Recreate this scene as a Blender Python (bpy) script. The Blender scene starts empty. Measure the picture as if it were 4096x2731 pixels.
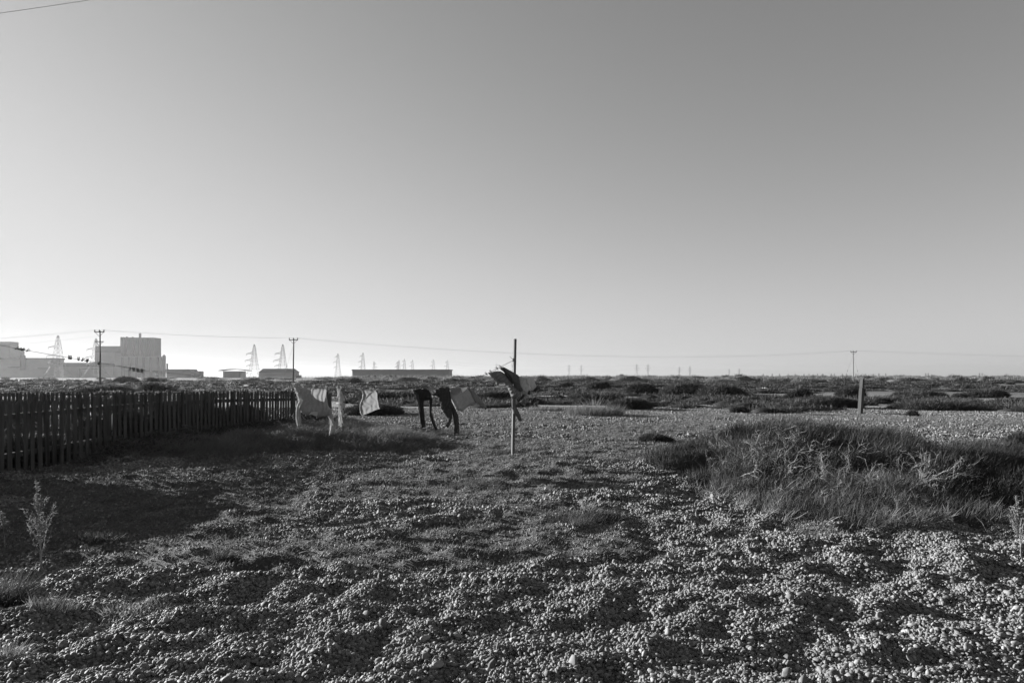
import bpy, math, random
import numpy as np
from mathutils import Vector, geometry
random.seed(7); RNG = np.random.default_rng(11)
S = bpy.context.scene; C = S.collection
R = math.radians
F = 2731.0; HOR = 1507.0; CX = 2048.0; CH = 1.6      # focal length in photo pixels, horizon row, camera height

# ------------------------------------------------------------------ helpers
def at(px, py, Y):                       # photo pixel + distance -> world point
    return Vector(((px-CX)/F*Y, Y, CH+(HOR-py)/F*Y))
def gnd(px, py):                         # photo pixel of a ground point -> x, y
    Y = CH*F/(py-HOR); return ((px-CX)/F*Y, Y)

def _h(ix, iy, s):
    n = (ix*374761393 + iy*668265263 + s*1442695041) & 0xffffffff
    n = ((n ^ (n >> 13))*1274126177) & 0xffffffff
    return ((n ^ (n >> 16)) & 0xffff)/65535.0
def vn(x, y, s=0):
    x = np.asarray(x, float); y = np.asarray(y, float)
    ix = np.floor(x).astype(np.int64); iy = np.floor(y).astype(np.int64)
    fx = x-ix; fy = y-iy; fx = fx*fx*(3-2*fx); fy = fy*fy*(3-2*fy)
    a = _h(ix, iy, s); b = _h(ix+1, iy, s); c = _h(ix, iy+1, s); d = _h(ix+1, iy+1, s)
    return (a*(1-fx)+b*fx)*(1-fy)+(c*(1-fx)+d*fx)*fy - .5
def sst(a, b, x):
    t = np.clip((np.asarray(x, float)-a)/(b-a), 0, 1); return t*t*(3-2*t)

def poly_sd(px, py, poly):               # signed distance, positive inside
    px = np.asarray(px, float); py = np.asarray(py, float)
    d = np.full(px.shape, 1e9); ins = np.zeros(px.shape, bool); n = len(poly)
    for i in range(n):
        ax, ay = poly[i]; bx, by = poly[(i+1) % n]
        ex, ey = bx-ax, by-ay; L = ex*ex+ey*ey+1e-12
        t = np.clip(((px-ax)*ex+(py-ay)*ey)/L, 0, 1)
        d = np.minimum(d, np.hypot(px-ax-t*ex, py-ay-t*ey))
        c = ((ay > py) != (by > py)) & (px < (bx-ax)*(py-ay)/(by-ay+1e-12)+ax)
        ins ^= c
    return np.where(ins, d, -d)

FA = (-8.3, 11.0); FB = (-5.96, 23.0)    # picket fence line
BANK = [(-7.9, 12.2), (-7.0, 12.6), (-6.4, 13.1), (-5.4, 13.6), (-3.7, 13.9), (-2.4, 14.3), (-1.4, 15.5), (-1.9, 17.0), (-3.0, 18.8), (-4.9, 22.6), (-5.6, 24.4), (-6.3, 24), (-8.4, 13)]
BUSH = [(2.45, 11.4), (2.5, 9.6), (2.35, 8.6), (2.35, 7.8), (2.9, 7.4), (3.7, 7.1), (4.6, 7.5), (5.2, 8.2), (6.3, 8.4), (8.2, 8.6), (9.6, 10), (9.4, 13), (7, 14.2), (5, 14.8), (3.3, 13.6)]

def H(x, y):
    x = np.asarray(x, float); y = np.asarray(y, float)
    r = np.hypot(x, y)
    near = 1-sst(18, 34, r)
    h = near*(.092*vn(x/.27+3, y/.27, 1)+.05*vn(x/.13, y/.12, 2)+.035*vn(x/1.4, y/1.0, 3))
    h = h + .09*vn(x/7, y/5, 4)*sst(5, 16, r)
    h = h + .45*vn(x/22, y/14, 5)*sst(26, 70, r) - .12*sst(24, 60, r)
    h = h + .7*vn(x/90, y/60, 6)*sst(120, 300, r)
    b = poly_sd(x, y, BANK)
    h = h + .22*sst(-.3, 1.3, b)
    return h
def Hs(x, y): return float(H(x, y))

def bushh(x, y):
    h = .74*np.exp(-(np.abs((x-4.55)/1.65)**2.6+np.abs((y-11.6)/2.3)**2.6))
    h = np.maximum(h, .74*np.exp(-(np.abs((x-6.0)/1.7)**2.4+np.abs((y-11.2)/2.3)**2.4)))
    h = np.maximum(h, .46*np.exp(-(np.abs((x-8.0)/2.0)**2.4+np.abs((y-11)/2.0)**2.6)))
    h = np.maximum(h, .27*np.exp(-(np.abs((x-4.25)/1.45)**2.6+np.abs((y-8.8)/1.8)**3)))
    h = np.maximum(h, .36*np.exp(-(np.abs((x-6.4)/1.6)**2.6+np.abs((y-9.6)/1.2)**2.6)))
    return np.maximum(h*(1+.5*vn(x/.8, y/.7, 71)+.3*vn(x/.3, y/.3, 72))-.05+.16*vn(x/.45, y/.3, 73)*sst(.02, .16, h), 0)

def grassm(x, y):                        # 0..1 short turf mask
    r = np.hypot(x, y)
    m = vn(x/1.7, y/1.2, 21)+.5*vn(x/.5, y/.4, 22)+.12*sst(8, 16, r)-.1*sst(18, 24, r)
    m = m - .55*(1-sst(5.0, 7.2, r)) - .25*sst(.5, 4, x)*(1-sst(12, 18, r))
    for cx, cy, rx, ry, a in ((-1.0, 6.1, 1.5, .42, .55), (-1.3, 11.1, 1.9, .75, .7), (-3.3, 7.9, .8, .4, .3), (.3, 14, 3.4, 1.9, .38), (-5.5, 9.6, 2.6, 1.9, .5), (-3.8, 17, 4.5, 5, .3), (4, 20, 6, 4, .12), (1.2, 6.5, .5, .25, .2)):
        m = m + a*np.exp(-(((x-cx)/rx)**2+((y-cy)/ry)**2))
    return sst(.02, .2, m)

def raw_mesh(name, V, quads=None, tris=None, attr=None, smooth=False):
    me = bpy.data.meshes.new(name)
    V = np.asarray(V, np.float32); nq = 0 if quads is None else len(quads); nt = 0 if tris is None else len(tris)
    me.vertices.add(len(V)); me.vertices.foreach_set('co', V.ravel())
    loops = np.concatenate([a for a in ((np.asarray(quads).ravel() if nq else None), (np.asarray(tris).ravel() if nt else None)) if a is not None]).astype(np.int32)
    tot = np.concatenate([np.full(nq, 4), np.full(nt, 3)]).astype(np.int32)
    st = np.concatenate([[0], np.cumsum(tot)[:-1]]).astype(np.int32)
    me.loops.add(len(loops)); me.loops.foreach_set('vertex_index', loops)
    me.polygons.add(len(tot)); me.polygons.foreach_set('loop_start', st); me.polygons.foreach_set('loop_total', tot)
    if smooth: me.polygons.foreach_set('use_smooth', np.ones(len(tot), bool))
    me.update(calc_edges=True)
    for k, a in (attr or {}).items():
        at_ = me.attributes.new(k, 'FLOAT', 'POINT'); at_.data.foreach_set('value', np.asarray(a, np.float32))
    return me
def link(name, me, mat, parent=None, label=None, cat=None, group=None, kind=None):
    o = bpy.data.objects.new(name, me)
    if mat: me.materials.append(mat)
    C.objects.link(o)
    if parent: o.parent = parent
    return tag(o, label, cat, group, kind)
def tag(o, label=None, cat=None, group=None, kind=None):
    for k, v in (('label', label), ('category', cat), ('group', group), ('kind', kind)):
        if v: o[k] = v
    return o
def empty(name, loc, label=None, cat=None, group=None, rz=0):
    o = bpy.data.objects.new(name, None); C.objects.link(o); o.location = loc; o.rotation_euler[2] = rz
    o.empty_display_size = .2
    return tag(o, label, cat, group)
def place(o, p):                         # keep world position of a mesh built in world coords, origin moved to p
    p = Vector(p); me = o.data
    for v in me.vertices: v.co -= p
    o.location = p; return o

class MB:
    def __init__(s): s.v = []; s.f = []; s.sm = []
    def add(s, vs, fs, sm=False):
        n = len(s.v); s.v += [tuple(v) for v in vs]; s.f += [tuple(i+n for i in f) for f in fs]; s.sm += [sm]*len(fs); return s
    def box(s, c, d, rz=0, tilt=None):
        c = Vector(c); vs = []
        cr, sr = math.cos(rz), math.sin(rz)
        for z in (-.5, .5):
            for x, y in ((-.5, -.5), (.5, -.5), (.5, .5), (-.5, .5)):
                X, Y, Z = x*d[0], y*d[1], z*d[2]
                vs.append((c.x+X*cr-Y*sr, c.y+X*sr+Y*cr, c.z+Z))
        return s.add(vs, [(3, 2, 1, 0), (4, 5, 6, 7), (0, 1, 5, 4), (1, 2, 6, 5), (2, 3, 7, 6), (3, 0, 4, 7)])
    def bar(s, a, b, r, r2=None, n=4, sm=False):
        a = Vector(a); b = Vector(b); r2 = r if r2 is None else r2; d = (b-a).normalized()
        u = d.cross(Vector((0, 0, 1)) if abs(d.z) < .9 else Vector((0, 1, 0))).normalized(); w = d.cross(u)
        vs = []
        for p, q in ((a, r), (b, r2)):
            for k in range(n):
                t = 2*math.pi*(k+.5)/n; vs.append(p+(u*math.cos(t)+w*math.sin(t))*q)
        fs = [(k, (k+1) % n, n+(k+1) % n, n+k) for k in range(n)]+[tuple(range(n-1, -1, -1)), tuple(range(n, 2*n))]
        return s.add(vs, fs, sm)
    def tube(s, pts, r, n=5, sm=True):
        rr = r if isinstance(r, (list, tuple)) else [r]*len(pts)
        pts = [Vector(p) for p in pts]; vs = []; m = len(pts)
        for i, p in enumerate(pts):
            d = (pts[min(i+1, m-1)]-pts[max(i-1, 0)]).normalized()
            u = d.cross(Vector((0, 0, 1)) if abs(d.z) < .95 else Vector((0, 1, 0))).normalized(); w = d.cross(u)
            for k in range(n):
                t = 2*math.pi*k/n; vs.append(p+(u*math.cos(t)+w*math.sin(t))*rr[i])
        fs = [(i*n+k, i*n+(k+1) % n, (i+1)*n+(k+1) % n, (i+1)*n+k) for i in range(m-1) for k in range(n)]
        fs += [tuple(range(n-1, -1, -1)), tuple((m-1)*n+k for k in range(n))]
        return s.add(vs, fs, sm)
    def prism(s, poly, y0, y1):           # polygon in x,z extruded in y
        n = len(poly); vs = [(x, y0, z) for x, z in poly]+[(x, y1, z) for x, z in poly]
        fs = [tuple(range(n)), tuple(range(2*n-1, n-1, -1))]+[(k, n+k, n+(k+1) % n, (k+1) % n) for k in range(n)]
        return s.add(vs, fs)
    def build(s, name, mat, parent=None, **k):
        me = bpy.data.meshes.new(name); me.from_pydata(s.v, [], s.f); me.update()
        me.polygons.foreach_set('use_smooth', s.sm)
        return link(name, me, mat, parent, **k)

# ------------------------------------------------------------------ materials
def newmat(name):
    m = bpy.data.materials.new(name); m.use_nodes = True; nt = m.node_tree
    b = nt.nodes['Principled BSDF']; return m, nt, b
def N(nt, t, **k):
    n = nt.nodes.new(t)
    for a, v in k.items():
        if a.startswith('i_'): n.inputs[a[2:].replace('_', ' ')].default_value = v
        else: setattr(n, a, v)
    return n
def ramp(nt, src, stops):
    r = nt.nodes.new('ShaderNodeValToRGB'); e = r.color_ramp.elements
    while len(e) < len(stops): e.new(.5)
    for k, (p, v) in enumerate(stops): e[k].position = p; e[k].color = (v, v, v, 1)
    nt.links.new(src, r.inputs[0]); return r
def mat(name, a, b, scale=5, rough=.85, bump=0, bscale=None, stretch=(1, 1, 1), attr=None, rnd=False, trans=0, spec=.3, lo=.3, hi=.7):
    m, nt, p = newmat(name); L = nt.links
    if attr: src = N(nt, 'ShaderNodeAttribute', attribute_name=attr).outputs['Fac']; lo, hi = 0, 1
    elif rnd: src = N(nt, 'ShaderNodeObjectInfo').outputs['Random']; lo, hi = 0, 1
    tc = N(nt, 'ShaderNodeTexCoord'); mp = N(nt, 'ShaderNodeMapping'); mp.inputs['Scale'].default_value = stretch
    L.new(tc.outputs['Object'], mp.inputs['Vector'])
    nz = N(nt, 'ShaderNodeTexNoise', i_Scale=scale, i_Detail=6.0, i_Roughness=.6); L.new(mp.outputs[0], nz.inputs['Vector'])
    if not (attr or rnd): src = nz.outputs['Fac']
    r = ramp(nt, src, [(lo, a), (hi, b)]); col = r.outputs[0]
    L.new(col, p.inputs['Base Color']); p.inputs['Roughness'].default_value = rough
    p.inputs['Specular IOR Level'].default_value = spec
    if bump:
        nb = N(nt, 'ShaderNodeTexNoise', i_Scale=bscale or scale*4, i_Detail=4.0); L.new(mp.outputs[0], nb.inputs['Vector'])
        bp = N(nt, 'ShaderNodeBump', i_Strength=.6, i_Distance=bump); L.new(nb.outputs['Fac'], bp.inputs['Height']); L.new(bp.outputs[0], p.inputs['Normal'])
    if trans:
        t = N(nt, 'ShaderNodeBsdfTranslucent'); L.new(col, t.inputs['Color'])
        mx = N(nt, 'ShaderNodeMixShader'); mx.inputs[0].default_value = trans
        L.new(p.outputs[0], mx.inputs[1]); L.new(t.outputs[0], mx.inputs[2]); L.new(mx.outputs[0], nt.nodes['Material Output'].inputs['Surface'])
    return m

M = {}
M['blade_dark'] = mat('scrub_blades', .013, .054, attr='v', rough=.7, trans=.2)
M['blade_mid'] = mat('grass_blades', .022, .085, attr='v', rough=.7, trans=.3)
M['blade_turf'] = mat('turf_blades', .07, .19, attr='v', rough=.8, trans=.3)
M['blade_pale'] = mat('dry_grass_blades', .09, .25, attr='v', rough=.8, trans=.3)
M['core'] = mat('scrub_litter', .01, .03, 6, bump=.05)
M['twig'] = mat('dead_twigs', .13, .32, 30, bump=.003)
M['twigdark'] = mat('dark_twigs', .02, .06, 30)
M['picket'] = mat('weathered_pickets', .012, .085, 7, stretch=(1, 1, .12), bump=.004)
M['wood'] = mat('weathered_post_wood', .07, .15, 14, stretch=(1, 1, .1), bump=.006)
M['woodpole'] = mat('creosoted_pole', .03, .07, 6, stretch=(1, 1, .1))
M['woodpale'] = mat('pale_pole', .10, .2, 6, stretch=(1, 1, .1))
M['line'] = mat('clothes_line_plastic', .15, .25, 20, rough=.5)
M['wire'] = mat('overhead_wire', .12, .2, 20, rough=.6)
M['peg'] = mat('pale_peg_plastic', .6, .85, 20, rough=.5, trans=.2)
M['pegdark'] = mat('dark_peg_plastic', .05, .12, 20, rough=.5)
M['steel'] = mat('galvanised_lattice', .06, .1, .5, rough=.6)
M['concrete'] = mat('plant_cladding', .02, .04, .05, rough=.9)
M['concrete2'] = mat('plant_pale_cladding', .11, .15, .05, rough=.9)
M['concrete3'] = mat('plant_light_cladding', .2, .27, .05, rough=.9)
M['roofdark'] = mat('dark_roofing', .04, .06, .1, rough=.9)
M['glass'] = mat('dark_window_band', .05, .09, .1, rough=.4)
M['white'] = mat('white_plastic', .7, .85, 8, rough=.4)
M['garden'] = mat('pale_cover', .45, .6, 5, rough=.6)

def pebble_mat():
    m, nt, p = newmat('flint_pebbles'); L = nt.links
    oi = N(nt, 'ShaderNodeObjectInfo')
    r = ramp(nt, oi.outputs['Random'], [(0, .10), (.3, .22), (.65, .34), (.92, .46), (1, .62)]) if False else ramp(nt, oi.outputs['Random'], [(0, .065), (.3, .12), (.8, .165), (1, .26)])
    tc = N(nt, 'ShaderNodeTexCoord'); nz = N(nt, 'ShaderNodeTexNoise', i_Scale=2.2, i_Detail=5.0); L.new(tc.outputs['Object'], nz.inputs['Vector'])
    r2 = ramp(nt, nz.outputs['Fac'], [(.3, .72), (.7, 1.1)])
    mx = N(nt, 'ShaderNodeMix', data_type='RGBA', blend_type='MULTIPLY'); mx.inputs[0].default_value = 1
    L.new(r.outputs[0], mx.inputs[6]); L.new(r2.outputs[0], mx.inputs[7]); L.new(mx.outputs[2], p.inputs['Base Color'])
    p.inputs['Roughness'].default_value = .75; p.inputs['Specular IOR Level'].default_value = .4
    return m
def ground_mat():
    m, nt, p = newmat('shingle_ground'); L = nt.links
    tc = N(nt, 'ShaderNodeTexCoord')
    vo = N(nt, 'ShaderNodeTexVoronoi', i_Scale=22.0); L.new(tc.outputs['Object'], vo.inputs['Vector'])
    sep = N(nt, 'ShaderNodeSeparateColor'); L.new(vo.outputs['Color'], sep.inputs[0])
    peb = ramp(nt, sep.outputs[0], [(0, .12), (.4, .21), (1, .38)])
    vb = N(nt, 'ShaderNodeTexVoronoi', i_Scale=2.6); L.new(tc.outputs['Object'], vb.inputs['Vector'])
    nz = N(nt, 'ShaderNodeTexNoise', i_Scale=9.0, i_Detail=8.0, i_Roughness=.7); L.new(tc.outputs['Object'], nz.inputs['Vector'])
    turf = ramp(nt, nz.outputs['Fac'], [(.3, .05), (.7, .13)])
    at_ = N(nt, 'ShaderNodeAttribute', attribute_name='veg')
    nz2 = N(nt, 'ShaderNodeTexNoise', i_Scale=.8, i_Detail=8.0, i_Roughness=.7)
    mp = N(nt, 'ShaderNodeMapping'); mp.inputs['Scale'].default_value = (.6, 1.3, 1); L.new(tc.outputs['Object'], mp.inputs[0]); L.new(mp.outputs[0], nz2.inputs['Vector'])
    ad = N(nt, 'ShaderNodeMath', operation='ADD'); L.new(at_.outputs['Fac'], ad.inputs[0]); L.new(nz2.outputs['Fac'], ad.inputs[1])
    fac = ramp(nt, ad.outputs[0], [(.62, 0), (.98, 1)])
    mx = N(nt, 'ShaderNodeMix', data_type='RGBA'); L.new(fac.outputs[0], mx.inputs[0]); L.new(peb.outputs[0], mx.inputs[6]); L.new(turf.outputs[0], mx.inputs[7])
    L.new(mx.outputs[2], p.inputs['Base Color']); p.inputs['Roughness'].default_value = .9
    inv = N(nt, 'ShaderNodeMath', operation='MULTIPLY'); inv.inputs[1].default_value = -1.0; L.new(vo.outputs['Distance'], inv.inputs[0])
    b1 = N(nt, 'ShaderNodeBump', i_Strength=1.0, i_Distance=.05); L.new(inv.outputs[0], b1.inputs['Height'])
    b2 = N(nt, 'ShaderNodeBump', i_Strength=1.0, i_Distance=.18); L.new(nz.outputs['Fac'], b2.inputs['Height']); L.new(b1.outputs[0], b2.inputs['Normal'])
    L.new(b2.outputs[0], p.inputs['Normal'])
    return m
M['pebble'] = pebble_mat(); M['ground'] = ground_mat()

# ------------------------------------------------------------------ ground sheet
def build_ground():
    r = [.4]
    while r[-1] < 14000: r.append(r[-1]*(1.011 if r[-1] < 60 else 1.03))
    r = np.array(r)
    ang = np.concatenate([np.arange(-180, -48, 6.0), np.arange(-48, 48, .13), np.arange(48, 180, 6.0)])*math.pi/180
    A, Rr = np.meshgrid(ang, r); X = Rr*np.sin(A); Y = Rr*np.cos(A); Z = H(X, Y)
    n, m = X.shape; V = np.stack([X.ravel(), Y.ravel(), Z.ravel()], 1)
    V = np.vstack([V, [[0, 0, float(H(0, 0))]]])
    i = np.arange(n-1)[:, None]*m; j = np.arange(m)[None, :]; j2 = (j+1) % m
    Q = np.stack([i+j, i+m+j, i+m+j2, i+j2], -1).reshape(-1, 4)[:, ::-1]
    jj = np.arange(m); T = np.stack([np.full(m, n*m), jj, (jj+1) % m], -1)[:, ::-1]
    veg = grassm(V[:, 0], V[:, 1])*.75
    rr = np.hypot(V[:, 0], V[:, 1])
    far = sst(28, 60, rr)*(.08+.45*sst(.0, -.25, V[:, 0]/(rr+1e-6))+.6*sst(45, 110, rr))
    veg = np.maximum(veg*(1-sst(26, 34, rr)), 0)+far
    veg = np.maximum(veg, sst(-.2, .3, poly_sd(V[:, 0], V[:, 1], BANK)))
    link('ground', raw_mesh('ground', V, Q, T, {'veg': veg}, True), M['ground'], kind='structure', label='undulating shingle and turf flat reaching the horizon')
build_ground()

# ------------------------------------------------------------------ pebbles (stuff, geometry nodes)
def build_pebbles():
    P = []; Sz = []
    for y0, y1, dens, sz in ((2.6, 5.2, 4100, .0103), (5.2, 8, 3100, .0112), (8, 12, 1700, .0140), (12, 18, 850, .018), (18, 36, 330, .022)):
        W = .78*y1+1.6; n = int(dens*(y1-y0)*2*W)
        x = RNG.uniform(-W, W, n); y = RNG.uniform(y0, y1, n)
        k = np.abs(x) < .78*y+1.5
        x = x[k]; y = y[k]
        g = grassm(x, y); keep = RNG.random(len(x)) < (1-.86*g)
        keep &= poly_sd(x, y, BANK) < .1+.1*RNG.random(len(x)); keep &= bushh(x, y) < .05+.1*RNG.random(len(x))
        x = x[keep]; y = y[keep]; g = g[keep]
        s = sz*np.exp(RNG.normal(0, .27, len(x)))*(1-.2*g)
        big = RNG.random(len(x)) < .006; s = np.where(big, s*1.6, s)
        P.append(np.stack([x, y, H(x, y)+s*(.1+.8*RNG.random(len(x))**1.5)], 1)); Sz.append(s)
    P = np.concatenate(P); Sz = np.concatenate(Sz).astype(np.float32); n = len(P)
    me = bpy.data.meshes.new('pebbles'); me.vertices.add(n); me.vertices.foreach_set('co', P.astype(np.float32).ravel())
    a = me.attributes.new('scl', 'FLOAT_VECTOR', 'POINT')
    sc = np.stack([Sz*RNG.uniform(1.0, 1.4, n), Sz*RNG.uniform(.75, 1.05, n), Sz*RNG.uniform(.45, .8, n)], 1); a.data.foreach_set('vector', sc.astype(np.float32).ravel())
    a = me.attributes.new('rot', 'FLOAT_VECTOR', 'POINT')
    ro = np.stack([RNG.normal(0, .6, n), RNG.normal(0, .6, n), RNG.uniform(0, 6.28, n)], 1); a.data.foreach_set('vector', ro.astype(np.float32).ravel())
    a = me.attributes.new('idx', 'INT', 'POINT'); a.data.foreach_set('value', RNG.integers(0, 7, n).astype(np.int32))
    o = link('pebbles', me, M['pebble'], label='loose rounded beach pebbles covering the ground', kind='stuff')
    ng = bpy.data.node_groups.new('pebble_scatter', 'GeometryNodeTree')
    ng.interface.new_socket('Geometry', in_out='INPUT', socket_type='NodeSocketGeometry'); ng.interface.new_socket('Geometry', in_out='OUTPUT', socket_type='NodeSocketGeometry')
    nd = ng.nodes; L = ng.links
    gi = nd.new('NodeGroupInput'); go = nd.new('NodeGroupOutput')
    mp = nd.new('GeometryNodeMeshToPoints'); L.new(gi.outputs[0], mp.inputs[0])
    g2i = nd.new('GeometryNodeGeometryToInstance')
    for k in range(7):
        ic = nd.new('GeometryNodeMeshIcoSphere'); ic.inputs['Radius'].default_value = 1; ic.inputs['Subdivisions'].default_value = 2 if k else 2
        nz = nd.new('ShaderNodeTexNoise'); nz.noise_dimensions = '4D'; nz.inputs['W'].default_value = k*3.7; nz.inputs['Scale'].default_value = .75; nz.inputs['Detail'].default_value = 1.5
        sb = nd.new('ShaderNodeVectorMath'); sb.operation = 'SUBTRACT'; sb.inputs[1].default_value = (.5, .5, .5); L.new(nz.outputs['Color'], sb.inputs[0])
        ml = nd.new('ShaderNodeVectorMath'); ml.operation = 'SCALE'; ml.inputs['Scale'].default_value = 1.5; L.new(sb.outputs[0], ml.inputs[0])
        sp = nd.new('GeometryNodeSetPosition'); L.new(ic.outputs['Mesh'], sp.inputs['Geometry']); L.new(ml.outputs[0], sp.inputs['Offset'])
        ss = nd.new('GeometryNodeSetShadeSmooth'); L.new(sp.outputs[0], ss.inputs['Geometry'])
        sm = nd.new('GeometryNodeSetMaterial'); sm.inputs['Material'].default_value = M['pebble']; L.new(ss.outputs[0], sm.inputs['Geometry'])
        L.new(sm.outputs[0], g2i.inputs[0])
    def att(nm, t):
        a = nd.new('GeometryNodeInputNamedAttribute'); a.data_type = t; a.inputs['Name'].default_value = nm; return a.outputs['Attribute']
    ip = nd.new('GeometryNodeInstanceOnPoints'); ip.inputs['Pick Instance'].default_value = True
    L.new(mp.outputs[0], ip.inputs['Points']); L.new(g2i.outputs[0], ip.inputs['Instance']); L.new(att('idx', 'INT'), ip.inputs['Instance Index'])
    er = nd.new('FunctionNodeEulerToRotation'); L.new(att('rot', 'FLOAT_VECTOR'), er.inputs[0]); L.new(er.outputs[0], ip.inputs['Rotation'])
    L.new(att('scl', 'FLOAT_VECTOR'), ip.inputs['Scale']); L.new(ip.outputs[0], go.inputs[0])
    md = o.modifiers.new('scatter', 'NODES'); md.node_group = ng
    print('pebbles', n)
build_pebbles()

# ------------------------------------------------------------------ blades
def blades(P, D, Ln, W, bend=.25, seg=2, v=None, wind=(.25, -.08, 0)):
    """P base points, D unit directions, Ln lengths, W widths -> V, quads, tris, attr"""
    n = len(P); D = D/np.linalg.norm(D, axis=1, keepdims=True)
    a = RNG.uniform(0, 2*math.pi, n); rnd = np.stack([np.cos(a), np.sin(a), np.zeros(n)], 1)
    side = np.cross(D, rnd); side /= (np.linalg.norm(side, axis=1, keepdims=True)+1e-6); side *= (W*.5)[:, None]
    bd = (RNG.normal(0, 1, (n, 3))*np.array([1, 1, .3])+np.array(wind))*(Ln*bend)[:, None]
    mid = P+D*(Ln*.55)[:, None]+bd*.3; tip = P+D*Ln[:, None]+bd
    V = np.stack([P-side, P+side, mid-side*.8, mid+side*.8, tip], 1).reshape(-1, 3)
    b = np.arange(n)*5; Q = np.stack([b, b+1, b+3, b+2], 1); T = np.stack([b+2, b+3, b+4], 1)
    vv = np.repeat(RNG.random(n) if v is None else v, 5)
    return V, Q, T, vv
def join(parts):
    Vs, Qs, Ts, As = [], [], [], []; off = 0
    for V, Q, T, A in parts:
        Vs.append(V); As.append(A)
        if Q is not None and len(Q): Qs.append(Q+off)
        if T is not None and len(T): Ts.append(T+off)
        off += len(V)
    return np.concatenate(Vs), (np.concatenate(Qs) if Qs else None), (np.concatenate(Ts) if Ts else None), np.concatenate(As)
def dome(cx, cy, rx, ry, h, n=18, m=7, amp=.25, seed=0, z0=None):
    """lumpy low dome resting on the ground"""
    a = np.linspace(0, 2*math.pi, n, endpoint=False); t = np.linspace(0, 1, m)
    A, T = np.meshgrid(a, t); rr = np.cos(T*math.pi/2); zz = np.sin(T*math.pi/2)
    x = np.cos(A)*rr; y = np.sin(A)*rr
    k = 1+amp*2*vn(x*1.7+seed*5.1, y*1.7+seed*3.3, 31)+amp*vn(x*4+seed, y*4, 32)
    X = cx+x*rx*k; Y = cy+y*ry*k; base = H(X, Y) if z0 is None else z0
    Z = base+(zz*k)*h-.06*h*(T == 0)-.04
    V = np.stack([X.ravel(), Y.ravel(), Z.ravel()], 1)
    i = np.arange(m-1)[:, None]*n; j = np.arange(n)[None, :]; j2 = (j+1) % n
    Q = np.stack([i+j, i+j2, i+n+j2, i+n+j], -1).reshape(-1, 4)
    return V, Q, None, np.full(len(V), .05)
def fuzz(cx, cy, rx, ry, h, n, ln, w, amp=.25, seed=0, up=.6, v=None, wind=(.25, -.08, 0)):
    a = RNG.uniform(0, 2*math.pi, n); T = np.arcsin(RNG.uniform(0, 1, n)**.8)/(math.pi/2)*.98
    rr = np.cos(T*math.pi/2); zz = np.sin(T*math.pi/2); x = np.cos(a)*rr; y = np.sin(a)*rr
    k = 1+amp*2*vn(x*1.7+seed*5.1, y*1.7+seed*3.3, 31)+amp*vn(x*4+seed, y*4, 32)
    X = cx+x*rx*k; Y = cy+y*ry*k; P = np.stack([X, Y, H(X, Y)+zz*k*h-.05*h], 1)
    D = np.stack([x, y, zz+up], 1)+RNG.normal(0, .35, (n, 3))
    L = ln*RNG.uniform(.5, 1.25, n); clump = .5+.9*vn(X/(rx*.35), Y/(ry*.35), 8)
    vv = np.clip(clump*.6+RNG.random(n)*.5, 0, 1) if v is None else np.clip(v+RNG.normal(0, .15, n), 0, 1)
    return blades(P, D, L, w*RNG.uniform(.6, 1.3, n), v=vv, wind=wind)

def scrub_bush(x0, x1, yt, yb, label, tone='blade_dark', n=3500, name='scrub_bush', cat='bush', group=None, amp=.25, pale=0):
    X, Y = gnd((x0+x1)/2, yb); w = (x1-x0)/2/F*Y; ry = min(w*.7, 2.2+Y*.012); Y2 = Y+ry*.8; X *= Y2/Y
    h = max(.12, CH-(yt-HOR)*Y2/F-Hs(X, Y2)); sd = random.random()*9
    bw = max(.006, Y2/683*.32); ln = max(.1, min(.3*h+.08, .5))
    parts = [dome(X, Y2, w*.93, ry, h*.82, 26, 9, amp, sd), fuzz(X, Y2, w*.95, ry, h*.82, n, ln, bw, amp, sd)]
    V, Q, T, A = join(parts); o = link(name, raw_mesh(name, V, Q, T, {'v': A}), M[tone], label=label, cat=cat, group=group)
    return place(o, (X, Y2, Hs(X, Y2)))

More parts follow.
